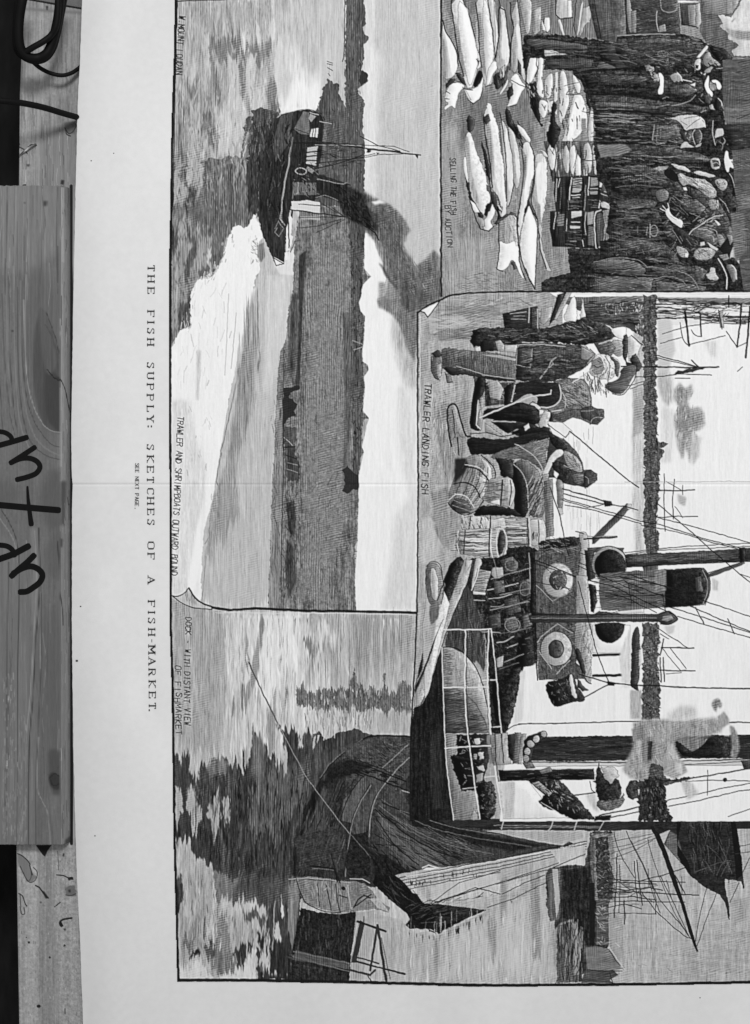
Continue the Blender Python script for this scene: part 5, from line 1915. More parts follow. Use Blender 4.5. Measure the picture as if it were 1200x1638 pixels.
l20w2.4 566,1530 606,1541
l20w3.4 560,1552 580,1556 592,1560 600,1552
l30w2 588,1560 594,1570
l16w1.5 582,1466 582,1474
# curl of the upper panel
p76v3 274,950 284,954 294,950 302,940 310,952 320,962 338,970 320,973 300,968 286,962
k50q26g12w.8a92j5 296,946 304,946 318,964 300,966
l14w1.6c 276,953 286,954 295,949 302,940
l14w1.4c 276,953 290,964 310,972 340,975
l12w2.6c 302,941 312,956 326,966 345,972
l11w4 340,972 370,976 410,973 490,977 570,978 620,979 668,980
l84w1 345,980 520,981 660,983
# outer frame
l14w1.6 278,2 340,0 430,-3
l11w4.6 281,-2 280,80 277,160 275,240 274,330 272,420 272,500 272,560
l11w4.6 272,560 272,700 273,800 273,900 273,1000 276,1100 277,1180 278,1260
l11w4.6 278,1260 279,1340 281,1410 283,1480 284,1530 285,1570
l11w5 285,1568 400,1568 560,1571 640,1573 760,1576 860,1576 960,1575 1080,1574 1240,1570
l8w1.2 284,-2 280,160 277,330
'''
INK_PANEL = '''
p54g6v3n2 -40,-40 420,-40 420,1700 -40,1700
p58g5n2s6 36,18 128,18 122,120 60,160 36,140
p50g4s8 60,200 125,200 120,298 60,298
p60g3n4s3 28,1354 60,1354 64,1690 30,1690
p52g4n3s4 62,1356 82,1356 84,1500 92,1690 66,1690
p58g3n5s4 84,1356 130,1356 140,1690 96,1690
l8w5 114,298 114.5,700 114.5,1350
l10w2.2 28,-3 52,1 90,8 133,15
p46s2 30,12 134,19 134,24 30,16
p12r.4s.5 73,10 77,10 76,17 74,16
k36q60g30w.7a90j1 34,30 128,20 120,290 34,290
k64q60g26w.8a90j1 34,30 128,20 120,290 34,290
k40q90g5w.7a90j8 30,1360 128,1360 132,1640 34,1640
k66q110g5w.8a90j8 30,1360 128,1360 132,1640 34,1640
l18w1.6c 104,205 110,214 117,211 122,202 120,198
l16w1.8c 105,206 107,215 113,218
l22w1.2c 112,200 108,206 113,212
p36s2 102,196 122,194 120,214 106,214
l16w1.3c 104,205 110,214 117,211 122,202
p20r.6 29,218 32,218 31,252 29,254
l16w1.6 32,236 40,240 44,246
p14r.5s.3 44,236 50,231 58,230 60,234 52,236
l70w1.6 34,244 42,240
p30s1 42,263 48,263 47,267 43,267
p20r.5 36,296 42,295 42,299 36,299
p18s1 98,288 103,289 102,296 97,295
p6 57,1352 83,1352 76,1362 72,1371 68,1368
p46s1 28,1366 36,1368 46,1380 52,1395 58,1404 52,1412 44,1410 36,1396 28,1380
l14w1.6c 28,1366 36,1370 46,1380 50,1392 52,1400
l20w1.2c 33,1386 40,1402 48,1412 57,1408 60,1396 54,1388
l24w1c 38,1396 44,1410 50,1404 50,1392
l10w2.2 57,1417 63,1420 70,1430 77,1437
p10s.5 66,1424 71,1427 78,1437 73,1438
l14w2 91,1400 102,1401 110,1405
p10r.4 108,1404 117,1403 118,1408 110,1409
p10s.5r.3 101,1365 103,1366 102,1371 100,1370
l26w1 92,1362 94,1392
l22w1c 104,1424 112,1418 120,1420
l22w1c 106,1430 114,1424 122,1426
p40s1 104,1420 120,1416 122,1434 106,1434
p18s.6 109,1424 113,1423 113,1428 110,1428
l18w1.2c 105,1432 114,1433 121,1430
l14w1.8 88,1451 92,1447 96,1444
l14w1.6c 30,1430 36,1434 40,1446 43,1450
l20w1.4c 32,1430 34,1460 40,1462 39,1452
l10w3c 97,1481 96,1476 100,1472 108,1470 115,1469
p8r.5 94,1478 98,1474 102,1482 98,1484
p16s.6 101,1486 106,1486 104,1490
o8s.4 46,1508 1.8,1.8
o10s.4 103,1513 1.6,2
o12s.4 80,1532 1.4,2
o8r.3 62,1610 3.4,2.6
l14w1.4 104,1614 104,1622
o18s.4 42,1500 1,1
o26s.5 65,1444 1.6,1.6
'''
INK_PLANK = '''
p40g2v1n1 -60,290 130,290 130,1360 -60,1360
p46g3s12 -60,290 97,290 97,400 40,440 -60,410
p37g2s14c 50,440 97,470 110,640 70,700 44,560
p43g2s14 -60,790 50,900 60,1100 56,1380 -60,1380
p37g2s12c 66,1000 97,980 110,1100 90,1220 66,1150
p32s8cz70 66,780 90,750 116,790 96,846 72,836
p33s9cz60 -60,760 10,770 36,788 12,812 -60,820
p34s8cz70 72,880 98,846 114,890 90,926 74,906
p46s4 48,845 60,845 62,1000 50,1000
p30g2s1.5c 66,500 80,520 92,560 98,600 110,640 110,692 97,692 82,690 68,676 60,650 54,610 54,560 58,520
p24s3c 74,590 90,600 100,620 100,690 86,684 74,660
p34g2s2c 62,500 74,500 84,540 90,580 80,600 70,580
l52w1.6c 42,440 41,560 46,620 56,655 70,680 84,690 97,692
l56w1.2c 38,480 40,560 43,600
l29w1.4c 36,450 36,560 42,630 54,672 70,698 84,712 97,716
l45w2.5c 33,450 33,570 39,640 52,690 70,715 97,730
l30w1.6c 28,460 30,590 36,660 48,705 72,728 97,736
l47w2c 22,430 24,560 28,640 36,690 50,722
l30w1.4c 14,430 16,560 22,650 28,692
l33w1.4c 4,470 8,580 16,660 24,696
l30w1.2c -4,520 0,620 5,688
l48w1.2c 10,430 12,560 18,650
l50w1c 46,300 46,420 44,480
l34w1.2c 68,300 66,420 60,500
l54w1.1c 26,300 24,430 22,500
l34w1c 40,300 40,420 38,460
l33w1.2c 12,300 10,420
l52w1c 6,300 5,440
l32w1.4c 92,300 90,400 92,470
l30w2s1 73,520 82,535 90,560 94,574
l24w1.2c 74,500 82,520 90,545 95,572
l12w1.6 76,592 88,606 97,607
l12w1.4 88,605 98,613
p20s1 88,603 98,604 98,612
k36q24g80w.8a90j0.5 -20,300 97,300 97,480 -20,480
k50q30g80w.7a90j1 -20,300 97,300 97,480 -20,480
p24s2 70,322 76,322 75,330 70,330
o18s1 20,530 1.6,1.6
o26s.6 40,325 1.4,1.6
l26w1.6c 2,815 16,838 26,862 31,890
l50w1.8c 0,830 14,850 24,870 28,900
l26w1.8c 31,880 31,960 29,1080 27,1360
l34w2c 14,900 12,1000 11,1100 10,1360
l25w1.6c 62,845 64,930 58,1020 54,1100 47,1200 46,1360
l52w2c 56,850 59,930 54,1020 49,1110 42,1200 40,1360
l30w1.4c 66,950 66,1050 62,1150 58,1250 58,1360
l50w1.6c 62,1180 60,1260 76,1300 82,1360
l36w1.2c 84,1160 78,1230 80,1290 86,1360
k54q150g10w.9a90j3 4,1080 26,1080 26,1360 4,1360
k52q110g10w.9a90j3 28,1150 45,1150 44,1360 28,1360
k36q26g80w.9a90j0.5 0,900 97,900 97,1360 0,1360
k49q36g80w.8a90j1 0,900 97,900 97,1360 0,1360
p30s4c 78,1205 96,1205 102,1262 92,1272 82,1262
p20s2c 78,1244 84,1236 92,1240 101,1250 98,1260 90,1264 82,1258
l14w1.4c 80,1245 88,1238 96,1246 92,1256 84,1256 82,1248
l30w1c 76,1240 86,1228 100,1240 106,1252
l28w1.2c 98,1204 94,1226 88,1236
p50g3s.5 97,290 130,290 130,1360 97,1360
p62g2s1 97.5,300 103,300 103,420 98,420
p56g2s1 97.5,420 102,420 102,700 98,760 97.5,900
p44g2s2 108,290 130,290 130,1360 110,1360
l34w1.2 97,300 97,620
l34w1.2 97,850 97,1350
p30s3 97,770 106,770 104,840 97,840
l12w1.3c 97,607 104,622 108,640 114,668
l22w1.2c 92,866 94,900 96,940 100,975 101,1000
p26s1.4 97,860 101,862 100,876 97,874
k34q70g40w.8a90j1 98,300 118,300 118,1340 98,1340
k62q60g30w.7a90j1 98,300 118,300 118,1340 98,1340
p16s1 97,288 103,289 102,298 97,298
l18w1.2 108,796 110,808
p28s2 104,1344 114,1336 116,1352 104,1352
'''
PX0, PY0, PX1, PY1 = 262, -24, 1240, 1590
CAPTIONS = [
 ('W.MOUNT LOUDAN', [(292, 25), (288, 75), (286, 120)], 9.5, 1.25, .95, .1),
 ('TRAWLER AND SHRIMPBOATS OUTWARD BOUND', [(289, 666), (287, 720), (284, 790), (280, 860), (279, 921)], 9.5, 1.2, 1.0, .08),
 ('SELLING THE FISH', [(724, 252), (726, 300), (725, 344)], 8.5, 1.2, .9, .05),
 ('BY AUCTION', [(716, 328), (717, 360), (720, 396)], 8.5, 1.2, .95, .1),
 ('TRAWLER LANDING FISH', [(685, 613), (681, 700), (680, 791)], 10, 1.5, .95, .12),
 ('DOCK - WITH DISTANT VIEW', [(302, 987), (299, 1070), (300, 1161)], 9, 1.25, .98, .1),
 ('OF FISHMARKET', [(285, 1064), (285, 1120), (286, 1176)], 9, 1.25, .95, .1),
]
def make_print():
    c = Canvas(PX0, PY0, PX1, PY1, .87, seed=7)
    
    for ink, form, edge in ((INK_A, .0, 0), (INK_D, .0, 0), (INK_B, .17, .5), (INK_C, .17, .45)):
        c.form, c.edge = form, edge
        c.run(ink)
    c.wobble(.33, .12)
    for txt, path, size, w, tr, sl in CAPTIONS:
        c.text(txt, path, size, .1, w, tr, sl)
    g = Canvas  # fine grain of the wood block, stronger in the mid tones
    c.V += (c.tex['n'] * .018 + c.tex['v'] * .012) * np.clip(1.2 - np.abs(c.V - .45) * 2, .15, 1)
    # ruled graver lines, strongest in the middle tones and coming and going in patches
    yy, xx = np.mgrid[0:c.H, 0:c.W].astype(np.float32); q = c.ss
    warp = upnoise(c.rng, c.H, c.W, 50 * q, 12 * q) * 1.6 + upnoise(c.rng, c.H, c.W, 12 * q, 5 * q) * .5
    ph = np.sin(2 * np.pi * xx / (3.5 * q) + warp)
    warp = upnoise(c.rng, c.H, c.W, 12 * q, 50 * q) * 1.6 + upnoise(c.rng, c.H, c.W, 5 * q, 12 * q) * .5
    ph2 = np.sin(2 * np.pi * (yy + .25 * xx) / (3.7 * q) + warp)
    pick = np.clip(.5 + upnoise(c.rng, c.H, c.W, 60 * q, 45 * q) * .8 + np.where(xx / q + c.x0 > 668, .45, -.45), 0, 1)
    mid = np.exp(-((c.V - .48) / .24) ** 2) * np.clip(.75 + upnoise(c.rng, c.H, c.W, 18 * q, 10 * q) * .5, 0, 1.3)
    c.V += .085 * mid * (ph * (1 - pick) + ph2 * pick)
    c.sharpen(3, .55)
    return c.down()

# ---------------------------------------------------------------- helpers
E_LIGHT = 1.05         # light arriving on the print, used to turn printed tones into reflectances
def lin(t):
    t = np.clip(t, 0, 1)
    return np.where(t <= .04045, t / 12.92, ((t + .055) / 1.055) ** 2.4)
def albedo(t): return np.clip(lin(t) / E_LIGHT, .004, .88)

def P(px, py, z=0.0):
    k = S * (D - z) / D
    return ((px - 600) * k, (819 - py) * k, z)

def tag(o, label=None, cat=None, group=None, kind=None):
    for k, v in (('label', label), ('category', cat), ('group', group), ('kind', kind)):
        if v: o[k] = v
    return o

def link(name, me, mat=None, parent=None):
    o = bpy.data.objects.new(name, me)
    scene.collection.objects.link(o)
    if mat: me.materials.append(mat)
    if parent: o.parent = parent
    return o

def empty(name, loc):
    o = bpy.data.objects.new(name, None); o.location = loc; o.empty_display_size = .02
    scene.collection.objects.link(o)
    return o

def mat_tone(name, rough=.8, spec=.15, fine=.0, fscale=900, bump=0.0, bscale=1500, tone=None, stretch=(1, 1, 1)):
    m = bpy.data.materials.new(name); m.use_nodes = True
    nt = m.node_tree; b = nt.nodes['Principled BSDF']
    b.inputs['Roughness'].default_value = rough
    b.inputs['Specular IOR Level'].default_value = spec
    if tone is None:
        a = nt.nodes.new('ShaderNodeAttribute'); a.attribute_name = 'tone'; col = a.outputs['Color']
    else:
        a = nt.nodes.new('ShaderNodeRGB'); a.outputs[0].default_value = (tone, tone, tone, 1); col = a.outputs[0]
    co = nt.nodes.new('ShaderNodeTexCoord'); mp = nt.nodes.new('ShaderNodeMapping')
    mp.inputs['Scale'].default_value = stretch
    nt.links.new(co.outputs['Object'], mp.inputs['Vector'])
    if fine:
        n = nt.nodes.new('ShaderNodeTexNoise'); n.inputs['Scale'].default_value = fscale; n.inputs['Detail'].default_value = 5
        nt.links.new(mp.outputs['Vector'], n.inputs['Vector'])
        r = nt.nodes.new('ShaderNodeMapRange')
        r.inputs['From Min'].default_value = .25; r.inputs['From Max'].default_value = .75
        r.inputs['To Min'].default_value = 1 - fine; r.inputs['To Max'].default_value = 1 + fine
        nt.links.new(n.outputs['Fac'], r.inputs['Value'])
        x = nt.nodes.new('ShaderNodeVectorMath'); x.operation = 'SCALE'
        nt.links.new(col, x.inputs[0]); nt.links.new(r.outputs['Result'], x.inputs['Scale'])
        col = x.outputs['Vector']
    nt.links.new(col, b.inputs['Base Color'])
    if bump:
        n2 = nt.nodes.new('ShaderNodeTexNoise'); n2.inputs['Scale'].default_value = bscale; n2.inputs['Detail'].default_value = 4
        nt.links.new(mp.outputs['Vector'], n2.inputs['Vector'])
        bp = nt.nodes.new('ShaderNodeBump'); bp.inputs['Strength'].default_value = bump; bp.inputs['Distance'].default_value = .0004
        nt.links.new(n2.outputs['Fac'], bp.inputs['Height']); nt.links.new(bp.outputs['Normal'], b.inputs['Normal'])
    return m

def build(name, co, faces4, tones=None, mat=None, parent=None, smooth=True):
    me = bpy.data.meshes.new(name)
    nv, nf = len(co), len(faces4)
    me.vertices.add(nv); me.vertices.foreach_set('co', np.ascontiguousarray(co, np.float32).ravel())
    me.loops.add(nf * 4); me.loops.foreach_set('vertex_index', np.ascontiguousarray(faces4, np.int32).ravel())
    me.polygons.add(nf); me.polygons.foreach_set('loop_start', np.arange(0, nf * 4, 4, dtype=np.int32))
    me.update(calc_edges=True)
    me.polygons.foreach_set('use_smooth', np.full(nf, smooth))
    if tones is not None:
        at = me.attributes.new('tone', 'FLOAT_COLOR', 'POINT')
        c = np.ones((nv, 4), np.float32); c[:, :3] = albedo(np.asarray(tones))[:, None]
        at.data.foreach_set('color', c.ravel())
    return link(name, me, mat, parent)

def grid_faces(nx, ny):
    i = np.arange(nx * ny).reshape(ny, nx)
    return np.stack([i[:-1, :-1], i[1:, :-1], i[1:, 1:], i[:-1, 1:]], -1)

def ribbon(strokes, zf, name, mat, parent, thick=.00005):
    # flat strokes of ink with rounded ends; each stroke is (points, width) in photograph pixels
    V, F = [], []
    for si, (pts, w) in enumerate(strokes):
        p = np.asarray(pts, float); ws = np.broadcast_to(np.asarray(w, float), (len(p),))
        d = np.gradient(p, axis=0); d /= np.hypot(d[:, 0], d[:, 1])[:, None] + 1e-9
        n = np.c_[-d[:, 1], d[:, 0]]
        ext = [(-.45, .55), (-.25, .9)]
        rows = [(p[0] + d[0] * a * ws[0], n[0], ws[0] * b) for a, b in ext]
        rows += [(p[i], n[i], ws[i]) for i in range(len(p))]
        rows += [(p[-1] - d[-1] * a * ws[-1], n[-1], ws[-1] * b) for a, b in reversed(ext)]
        b0 = len(V); dz = thick + (si % 7) * 2e-6
        for c, nn, ww in rows:
            for s in (-.5, .5):
                q = c + nn * ww * s
                V.append(P(q[0], q[1], zf(q[0], q[1]) + dz))
        for k in range(len(rows) - 1):
            F.append((b0 + 2 * k, b0 + 2 * k + 1, b0 + 2 * k + 3, b0 + 2 * k + 2))
    return build(name, np.array(V), np.array(F), None, mat, parent, False)

def tube(name, path, rad, mat, parent=None, seg=10):
    pts = [Vector(P(*p)) for p in path]
    q = [Vector(v) for v in catmull3(pts)]
    V, F = [], []
    up = Vector((0, 0, 1)); n = len(q)
    for i, c in enumerate(q):
        t = (q[min(i + 1, n - 1)] - q[max(i - 1, 0)]).normalized()
        a = t.cross(up).normalized(); b = a.cross(t)
        for k in range(seg):
            th = 2 * math.pi * k / seg
            V.append(c + (a * math.cos(th) + b * math.sin(th)) * rad)
    for i in range(n - 1):
        for k in range(seg):
            k2 = (k + 1) % seg
            F.append((i * seg + k, i * seg + k2, (i + 1) * seg + k2, (i + 1) * seg + k))
    return build(name, np.array([tuple(v) for v in V]), np.array(F), None, mat, parent)

def catmull3(Pn, n=10):
    out = []; m = len(Pn)
    for i in range(m - 1):
        a, b, c, d = Pn[max(i - 1, 0)], Pn[i], Pn[i + 1], Pn[min(i + 2, m - 1)]
        for k in range(n):
            t = k / n
            out.append(.5 * ((2 * b) + (c - a) * t + (2 * a - 5 * b + 4 * c - d) * t * t + (3 * b - a - 3 * c + d) * t ** 3))
    out.append(Pn[-1]); return out

# ---------------------------------------------------------------- floor in the gap
m_floor = mat_tone('dark_floor', .95, .05, .35, 60, tone=.0095, stretch=(3, 1, 1))
zfl = -.07
fl = build('floor', np.array([(-1.5, -1.5, zfl), (1.5, -1.5, zfl), (1.5, 1.5, zfl), (-1.5, 1.5, zfl)]), np.array([(0, 1, 2, 3)]), None, m_floor)
tag(fl, kind='structure', label='dark floor seen in the gap beside the boards')

# ---------------------------------------------------------------- the two bare boards under the print
m_wood = mat_tone('bare_softwood', .75, .2, .12, 260, .35, 420, stretch=(4, .35, 1))
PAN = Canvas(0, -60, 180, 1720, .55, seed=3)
PAN.run(INK_PANEL); PAN.sharpen(2, .4)  # includes a painted shadow line along the gap between plank and print
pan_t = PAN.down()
def sample(t, c, x, y):
    ix = np.clip((np.asarray(x) - c.x0).astype(int), 0, t.shape[1] - 1); iy = np.clip((np.asarray(y) - c.y0).astype(int), 0, t.shape[0] - 1)
    return t[iy, ix]

def slab(name, left, ys, xs_rel, top_z, thick, tex, canv, mat, ytop=None):
    # a board lying flat: fine top, plain sides
    nx, ny = len(xs_rel), len(ys)
    X = np.zeros((ny, nx)); Y = np.zeros((ny, nx))
    for j, y in enumerate(ys):
        l = np.interp(y, left[:, 0], left[:, 1])
        X[j] = l + xs_rel; Y[j] = y if ytop is None else np.maximum(y, ytop(X[j]))
    k = S * (D - top_z) / D
    co = np.stack([(X - 600) * k, (819 - Y) * k, np.full_like(X, top_z)], -1).reshape(-1, 3)
    t = sample(tex, canv, X, Y).ravel()
    F = grid_faces(nx, ny).reshape(-1, 4)
    i = np.arange(nx * ny).reshape(ny, nx)
    ring = np.r_[i[0, :], i[1:, -1], i[-1, -2::-1], i[-2:0:-1, 0]]
    low = co[ring].copy(); low[:, 2] -= thick
    b0 = len(co); r2 = np.arange(len(ring)) + b0
    Fs = np.stack([ring, np.roll(ring, -1), np.roll(r2, -1), r2], -1)
    co = np.vstack([co, low]); t = np.r_[t, t[ring]]
    return build(name, co, np.vstack([F, Fs]), t, mat)

left = np.array([(-200, 36), (0, 35), (100, 34), (150, 32), (297, 30.5), (1350, 26.5), (1450, 28), (1640, 31), (1900, 35)], float)
xr = np.r_[np.arange(0, 115, 1.0), 130, 160, 220, 400, 800, 1290]
seam = lambda x: -3 + np.clip(x - 28, -20, 2000) * .172
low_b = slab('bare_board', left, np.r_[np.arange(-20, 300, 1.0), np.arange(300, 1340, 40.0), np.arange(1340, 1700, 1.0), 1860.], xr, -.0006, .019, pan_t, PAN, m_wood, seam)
tag(low_b, 'wide bare softwood board with knots and scratches lying under the print', 'board', 'bare boards under the print')
def top_board():
    xs = np.r_[np.arange(0, 115, 2.0), 160, 400, 1290.]; V = []
    for yy in (-300., None):
        for x in xs:
            X = 36 + x; V.append(P(X, yy if yy is not None else float(seam(X)) - 2.6, -.0008))
    n = len(xs); co = np.array(V); lo = co.copy(); lo[:, 2] -= .018
    F = [(k, n + k, n + k + 1, k + 1) for k in range(n - 1)] + [(n + k, 3 * n + k, 3 * n + k + 1, n + k + 1) for k in range(n - 1)]
    F += [(0, 2 * n, 3 * n, n), (n - 1, 2 * n - 1, 4 * n - 1, 3 * n - 1)]
    return build('bare_board', np.vstack([co, lo]), np.array(F), np.full(4 * n, .56), m_wood)
tb = top_board()
tag(tb, 'end of another bare board butted behind the coiled cable', 'board', 'bare boards under the print')

# ---------------------------------------------------------------- the thick plank with marker writing
m_plank = mat_tone('plank_wood', .7, .2, .10, 700, .35, 700, stretch=(3, .3, 1))
m_marker = mat_tone('black_marker', .7, .1, .25, 500, tone=.0035)
PLK = Canvas(-80, 280, 130, 1370, .42, seed=5)
PLK.run(INK_PLANK); PLK.sharpen(2, .12)
plk_t = PLK.down()
HP = .0065
def plank():
    ys = np.arange(297, 1352, 1.0)
    # cross-section from the far left of the top face, over the rounded arris and down the right side
    prof = [(-72 + k, HP) for k in np.arange(0, 167, 1.0)]
    wx = lambda px, z: (px - 600) * S * (D - z) / D
    xe = wx(97, HP)
    cs = [(wx(px, z), z) for px, z in prof]
    xb = wx(112.5, 0)                          # a broad planed arris leads down to the bare board
    for u in np.linspace(0, 1, 22)[1:]: cs.append((xe + (xb - xe) * u, HP * (1 - u ** 1.5)))
    cs = np.array(cs); n = len(cs)
    X = np.tile(cs[:, 0], (len(ys), 1)); Z = np.tile(cs[:, 1], (len(ys), 1))
    fr = (ys - 297) / (1351 - 297)
    top = (819 - 297) * S * (D - HP) / D; bot = (819 - 1351) * S * (D - HP) / D
    lean = -.0000 * fr
    Y = np.tile((top + (bot - top) * fr)[:, None], (1, n))
    ends = np.random.default_rng(4).normal(0, .00012, n); Y[0] += ends; Y[-1] += ends[::-1]
    co = np.stack([X, Y, Z], -1).reshape(-1, 3)
    px = X / (S * (D - Z) / D) + 600; py = 819 - Y / (S * (D - Z) / D)
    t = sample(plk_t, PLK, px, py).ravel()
    F = grid_faces(n, len(ys)).reshape(-1, 4)
    i = np.arange(n * len(ys)).reshape(len(ys), n)
    ring = np.r_[i[0, :], i[1:, -1], i[-1, -2::-1], i[-2:0:-1, 0]]
    low = co[ring].copy(); low[:, 2] = -.0004
    r2 = np.arange(len(ring)) + len(co)
    Fs = np.stack([ring, np.roll(ring, -1), np.roll(r2, -1), r2], -1)
    return build('plank', np.vstack([co, low]), np.vstack([F, Fs]), np.r_[t, t[ring]], m_plank)
pl = plank()
tag(pl, 'planed plank with cathedral grain and black handwritten marker letters beside the print', 'plank')
def sm(pts, n=7): return catmull(np.array(pts, float), False, n)
marks = [
 (sm([(-18, 688), (-4, 690), (8, 692), (17, 698), (20, 706)]), 6.5), (sm([(-18, 716), (0, 712), (22, 706), (42, 700)]), 7.5),
 (sm([(55, 716), (40, 726), (18, 740)]), 7), (sm([(18, 740), (32, 734), (47, 733), (59, 738), (64, 747), (58, 757), (44, 763), (28, 767)]), 7),
 (sm([(-18, 807), (0, 808), (45, 812), (93, 816)]), 8.5), (sm([(44, 779), (45, 797), (47, 815), (50, 838)]), np.linspace(3.5, 8.5, 22)[:22]),
 (sm([(-16, 872), (0, 872), (12, 874), (20, 880), (23, 888)]), 7), (sm([(-18, 900), (0, 894), (22, 886), (45, 874)]), 8.5),
 (sm([(54, 889), (44, 899), (30, 911), (19, 921)]), 8), (sm([(22, 917), (36, 909), (50, 906), (62, 911), (68, 920), (64, 931), (53, 940), (43, 946), (33, 947)]), 8)]
marks = [(p, w * 1.2 if np.isscalar(w) else np.interp(np.linspace(0, 1, len(p)), np.linspace(0, 1, len(w)), w)) for p, w in marks]
mk = ribbon(marks, lambda x, y: HP, 'marker_writing', m_marker, pl, .00006)

# ---------------------------------------------------------------- the print
def hz(px, py):
    px = np.asarray(px, float); py = np.asarray(py, float)
    h = .0004 + .0085 * np.exp(-((px - 110) / 120) ** 2) * np.clip((420 - py) / 420, 0, 1) ** 1.3
    h = h + .0028 * np.exp(-((px - 225) / 62) ** 2) * (.6 + .4 * np.sin(py / 310 + 3.6))
    h = h + .0010 * np.exp(-((px - 500) / 260) ** 2) * (1 + np.sin(py / 240 + .6)) * .6
    h = h + .0010 * np.exp(-((py - 1640) / 260) ** 2)
    dcr = np.abs(py - 775)
    h = h + .0010 * np.exp(-dcr / 90) - .00045 * np.clip(1 - dcr / 2.6, 0, 1)
    return h
PX0, PY0, PX1, PY1 = 262, -24, 1240, 1590
m_paper = mat_tone('newsprint', .92, .08, .03, 300, .12, 1400)
m_ink = mat_tone('letterpress_ink', .8, .1, .3, 1500, tone=.03)
m_art = mat_tone('wood_engraving_ink', .9, .08, .02, 1800, .06, 1800)
pr = empty('newspaper_print', P(115, 819, 0))
tag(pr, 'old unfolded newspaper print of fishing and harbour engravings lying across the boards', 'print')
edge = np.array([(-120, 139), (0, 131.5), (100, 128), (150, 125), (200, 123.5), (300, 121), (400, 119), (500, 117), (600, 115.5), (700, 114),
                 (760, 115), (776, 116.5), (800, 115.5), (1000, 115), (1200, 117.5), (1300, 120), (1400, 123), (1500, 128), (1638, 133), (1760, 139)])
def paper():
    ys = np.unique(np.r_[np.arange(-90, 1725, 6.0), 769, 771, 772.4, 773.7, 775, 776.3, 777.6, 779, 781])
    u = np.r_[0, np.arange(1, 8) * 1.5, np.arange(12, 180, 4.0), np.arange(184, 1180, 8.0)]
    L = np.interp(ys, edge[:, 0], edge[:, 1]) + np.random.default_rng(2).normal(0, .15, len(ys))
    X = L[:, None] + u[None, :]; Y = np.tile(ys[:, None], (1, len(u)))
    Z = hz(X, Y); k = S * (D - Z) / D
    co = np.stack([(X - 600) * k, (819 - Y) * k, Z], -1).reshape(-1, 3)
    rng = np.random.default_rng(11); n = upnoise(rng, len(ys), len(u), 14, 10)
    stain_shade = upnoise(rng, len(ys), len(u), 60, 40) * .012 - .035 * np.exp(-((X - L[:, None]) / 40) ** 2) - .012 * np.clip((Y - 900) / 700, 0, 1) - .012 * np.exp(-np.abs(Y - 775) / 5)  # random stains, plus shade painted in at left margin, lower part and fold
    t = (.862 + .006 * n + stain_shade).ravel()
    n0 = len(co); lo = co.copy(); lo[:, 2] -= .00012
    F = grid_faces(len(u), len(ys)).reshape(-1, 4)
    i = np.arange(n0).reshape(len(ys), len(u))
    Fe = np.stack([i[:-1, 0], i[1:, 0], i[1:, 0] + n0, i[:-1, 0] + n0], -1)
    return build('paper_sheet', np.vstack([co, lo]), np.vstack([F, F[:, ::-1] + n0, Fe]), np.r_[t, t], m_paper, None)
def put(o):
    o.parent = pr; o.matrix_parent_inverse = pr.matrix_world.inverted(); return o
bpy.context.view_layer.update()
put(paper())

art = make_print()
def engravings():
    ny, nx = art.shape
    xs = PX0 + .5 + np.arange(nx); ys = PY0 + .5 + np.arange(ny)
    X, Y = np.meshgrid(xs, ys)
    Z = hz(X, Y) + .00016; k = S * (D - Z) / D
    co = np.stack([(X - 600) * k, (819 - Y) * k, Z], -1).reshape(-1, 3)
    lab = Canvas(PX0, PY0, PX1, PY1, 0, ss=1)
    def mark(pts, v):
        m, sl = lab.mask(pts); lab.V[sl] = np.where(m > .5, v, lab.V[sl])
    mark([(280, -40), (1260, -40), (1260, 1572), (960, 1577), (760, 1578), (640, 1575), (560, 1573), (400, 1570), (283, 1570), (281, 1480), (279, 1410), (277, 1340),
          (276, 1260), (275, 1180), (274, 1100), (271, 1000), (271, 900), (271, 800), (270, 700), (270, 560), (270, 420), (272, 330), (273, 240), (275, 160), (278, 80), (279, -2)], 4)
    mark([(279, -40), (706, -40), (706, 474), (686, 488), (668, 500), (669, 978), (490, 977), (370, 976), (345, 972), (312, 956), (302, 940), (290, 953), (276, 953),
          (200, 953), (200, -40)], 1)
    inside = Canvas(PX0, PY0, PX1, PY1, 0, ss=1)
    m, sl = inside.mask([(279, -2), (430, -5), (1260, -6), (1260, 1572), (960, 1577), (760, 1578), (640, 1575), (560, 1573), (400, 1570), (283, 1570), (281, 1480), (279, 1410), (277, 1340),
          (276, 1260), (275, 1180), (274, 1100), (271, 1000), (271, 900), (271, 800), (270, 700), (270, 560), (270, 420), (272, 330), (273, 240), (275, 160), (278, 80)])
    inside.V[sl] = m
    mark([(706, -40), (1260, -40), (1260, 467), (800, 467), (730, 471), (706, 479)], 2)
    mark([(668, 500), (686, 488), (706, 479), (730, 471), (800, 467), (1260, 467), (1260, 1312), (656, 1312), (657, 1170), (661, 1110), (664, 1060), (668, 976)], 3)
    L = np.where(inside.V > .5, lab.V, 0).astype(int)
    names = {1: 'steam trawler with smoke passing a river bank', 2: 'crowd of men selling fish by auction', 3: 'men landing fish from a trawler with funnel and rigging', 4: 'dock with hull, sails and distant spires'}
    F0 = grid_faces(nx, ny); Lf = L[:-1, :-1]; tone = art.ravel()
    for v, txt in names.items():
        F = F0[Lf == v]
        used = np.unique(F); remap = np.zeros(len(co), np.int32); remap[used] = np.arange(len(used))
        o = build('engraving', co[used], remap[F], tone[used], m_art)
        o['label'] = 'engraving of a ' + txt if v != 3 else 'engraving of ' + txt
        put(o)
engravings()

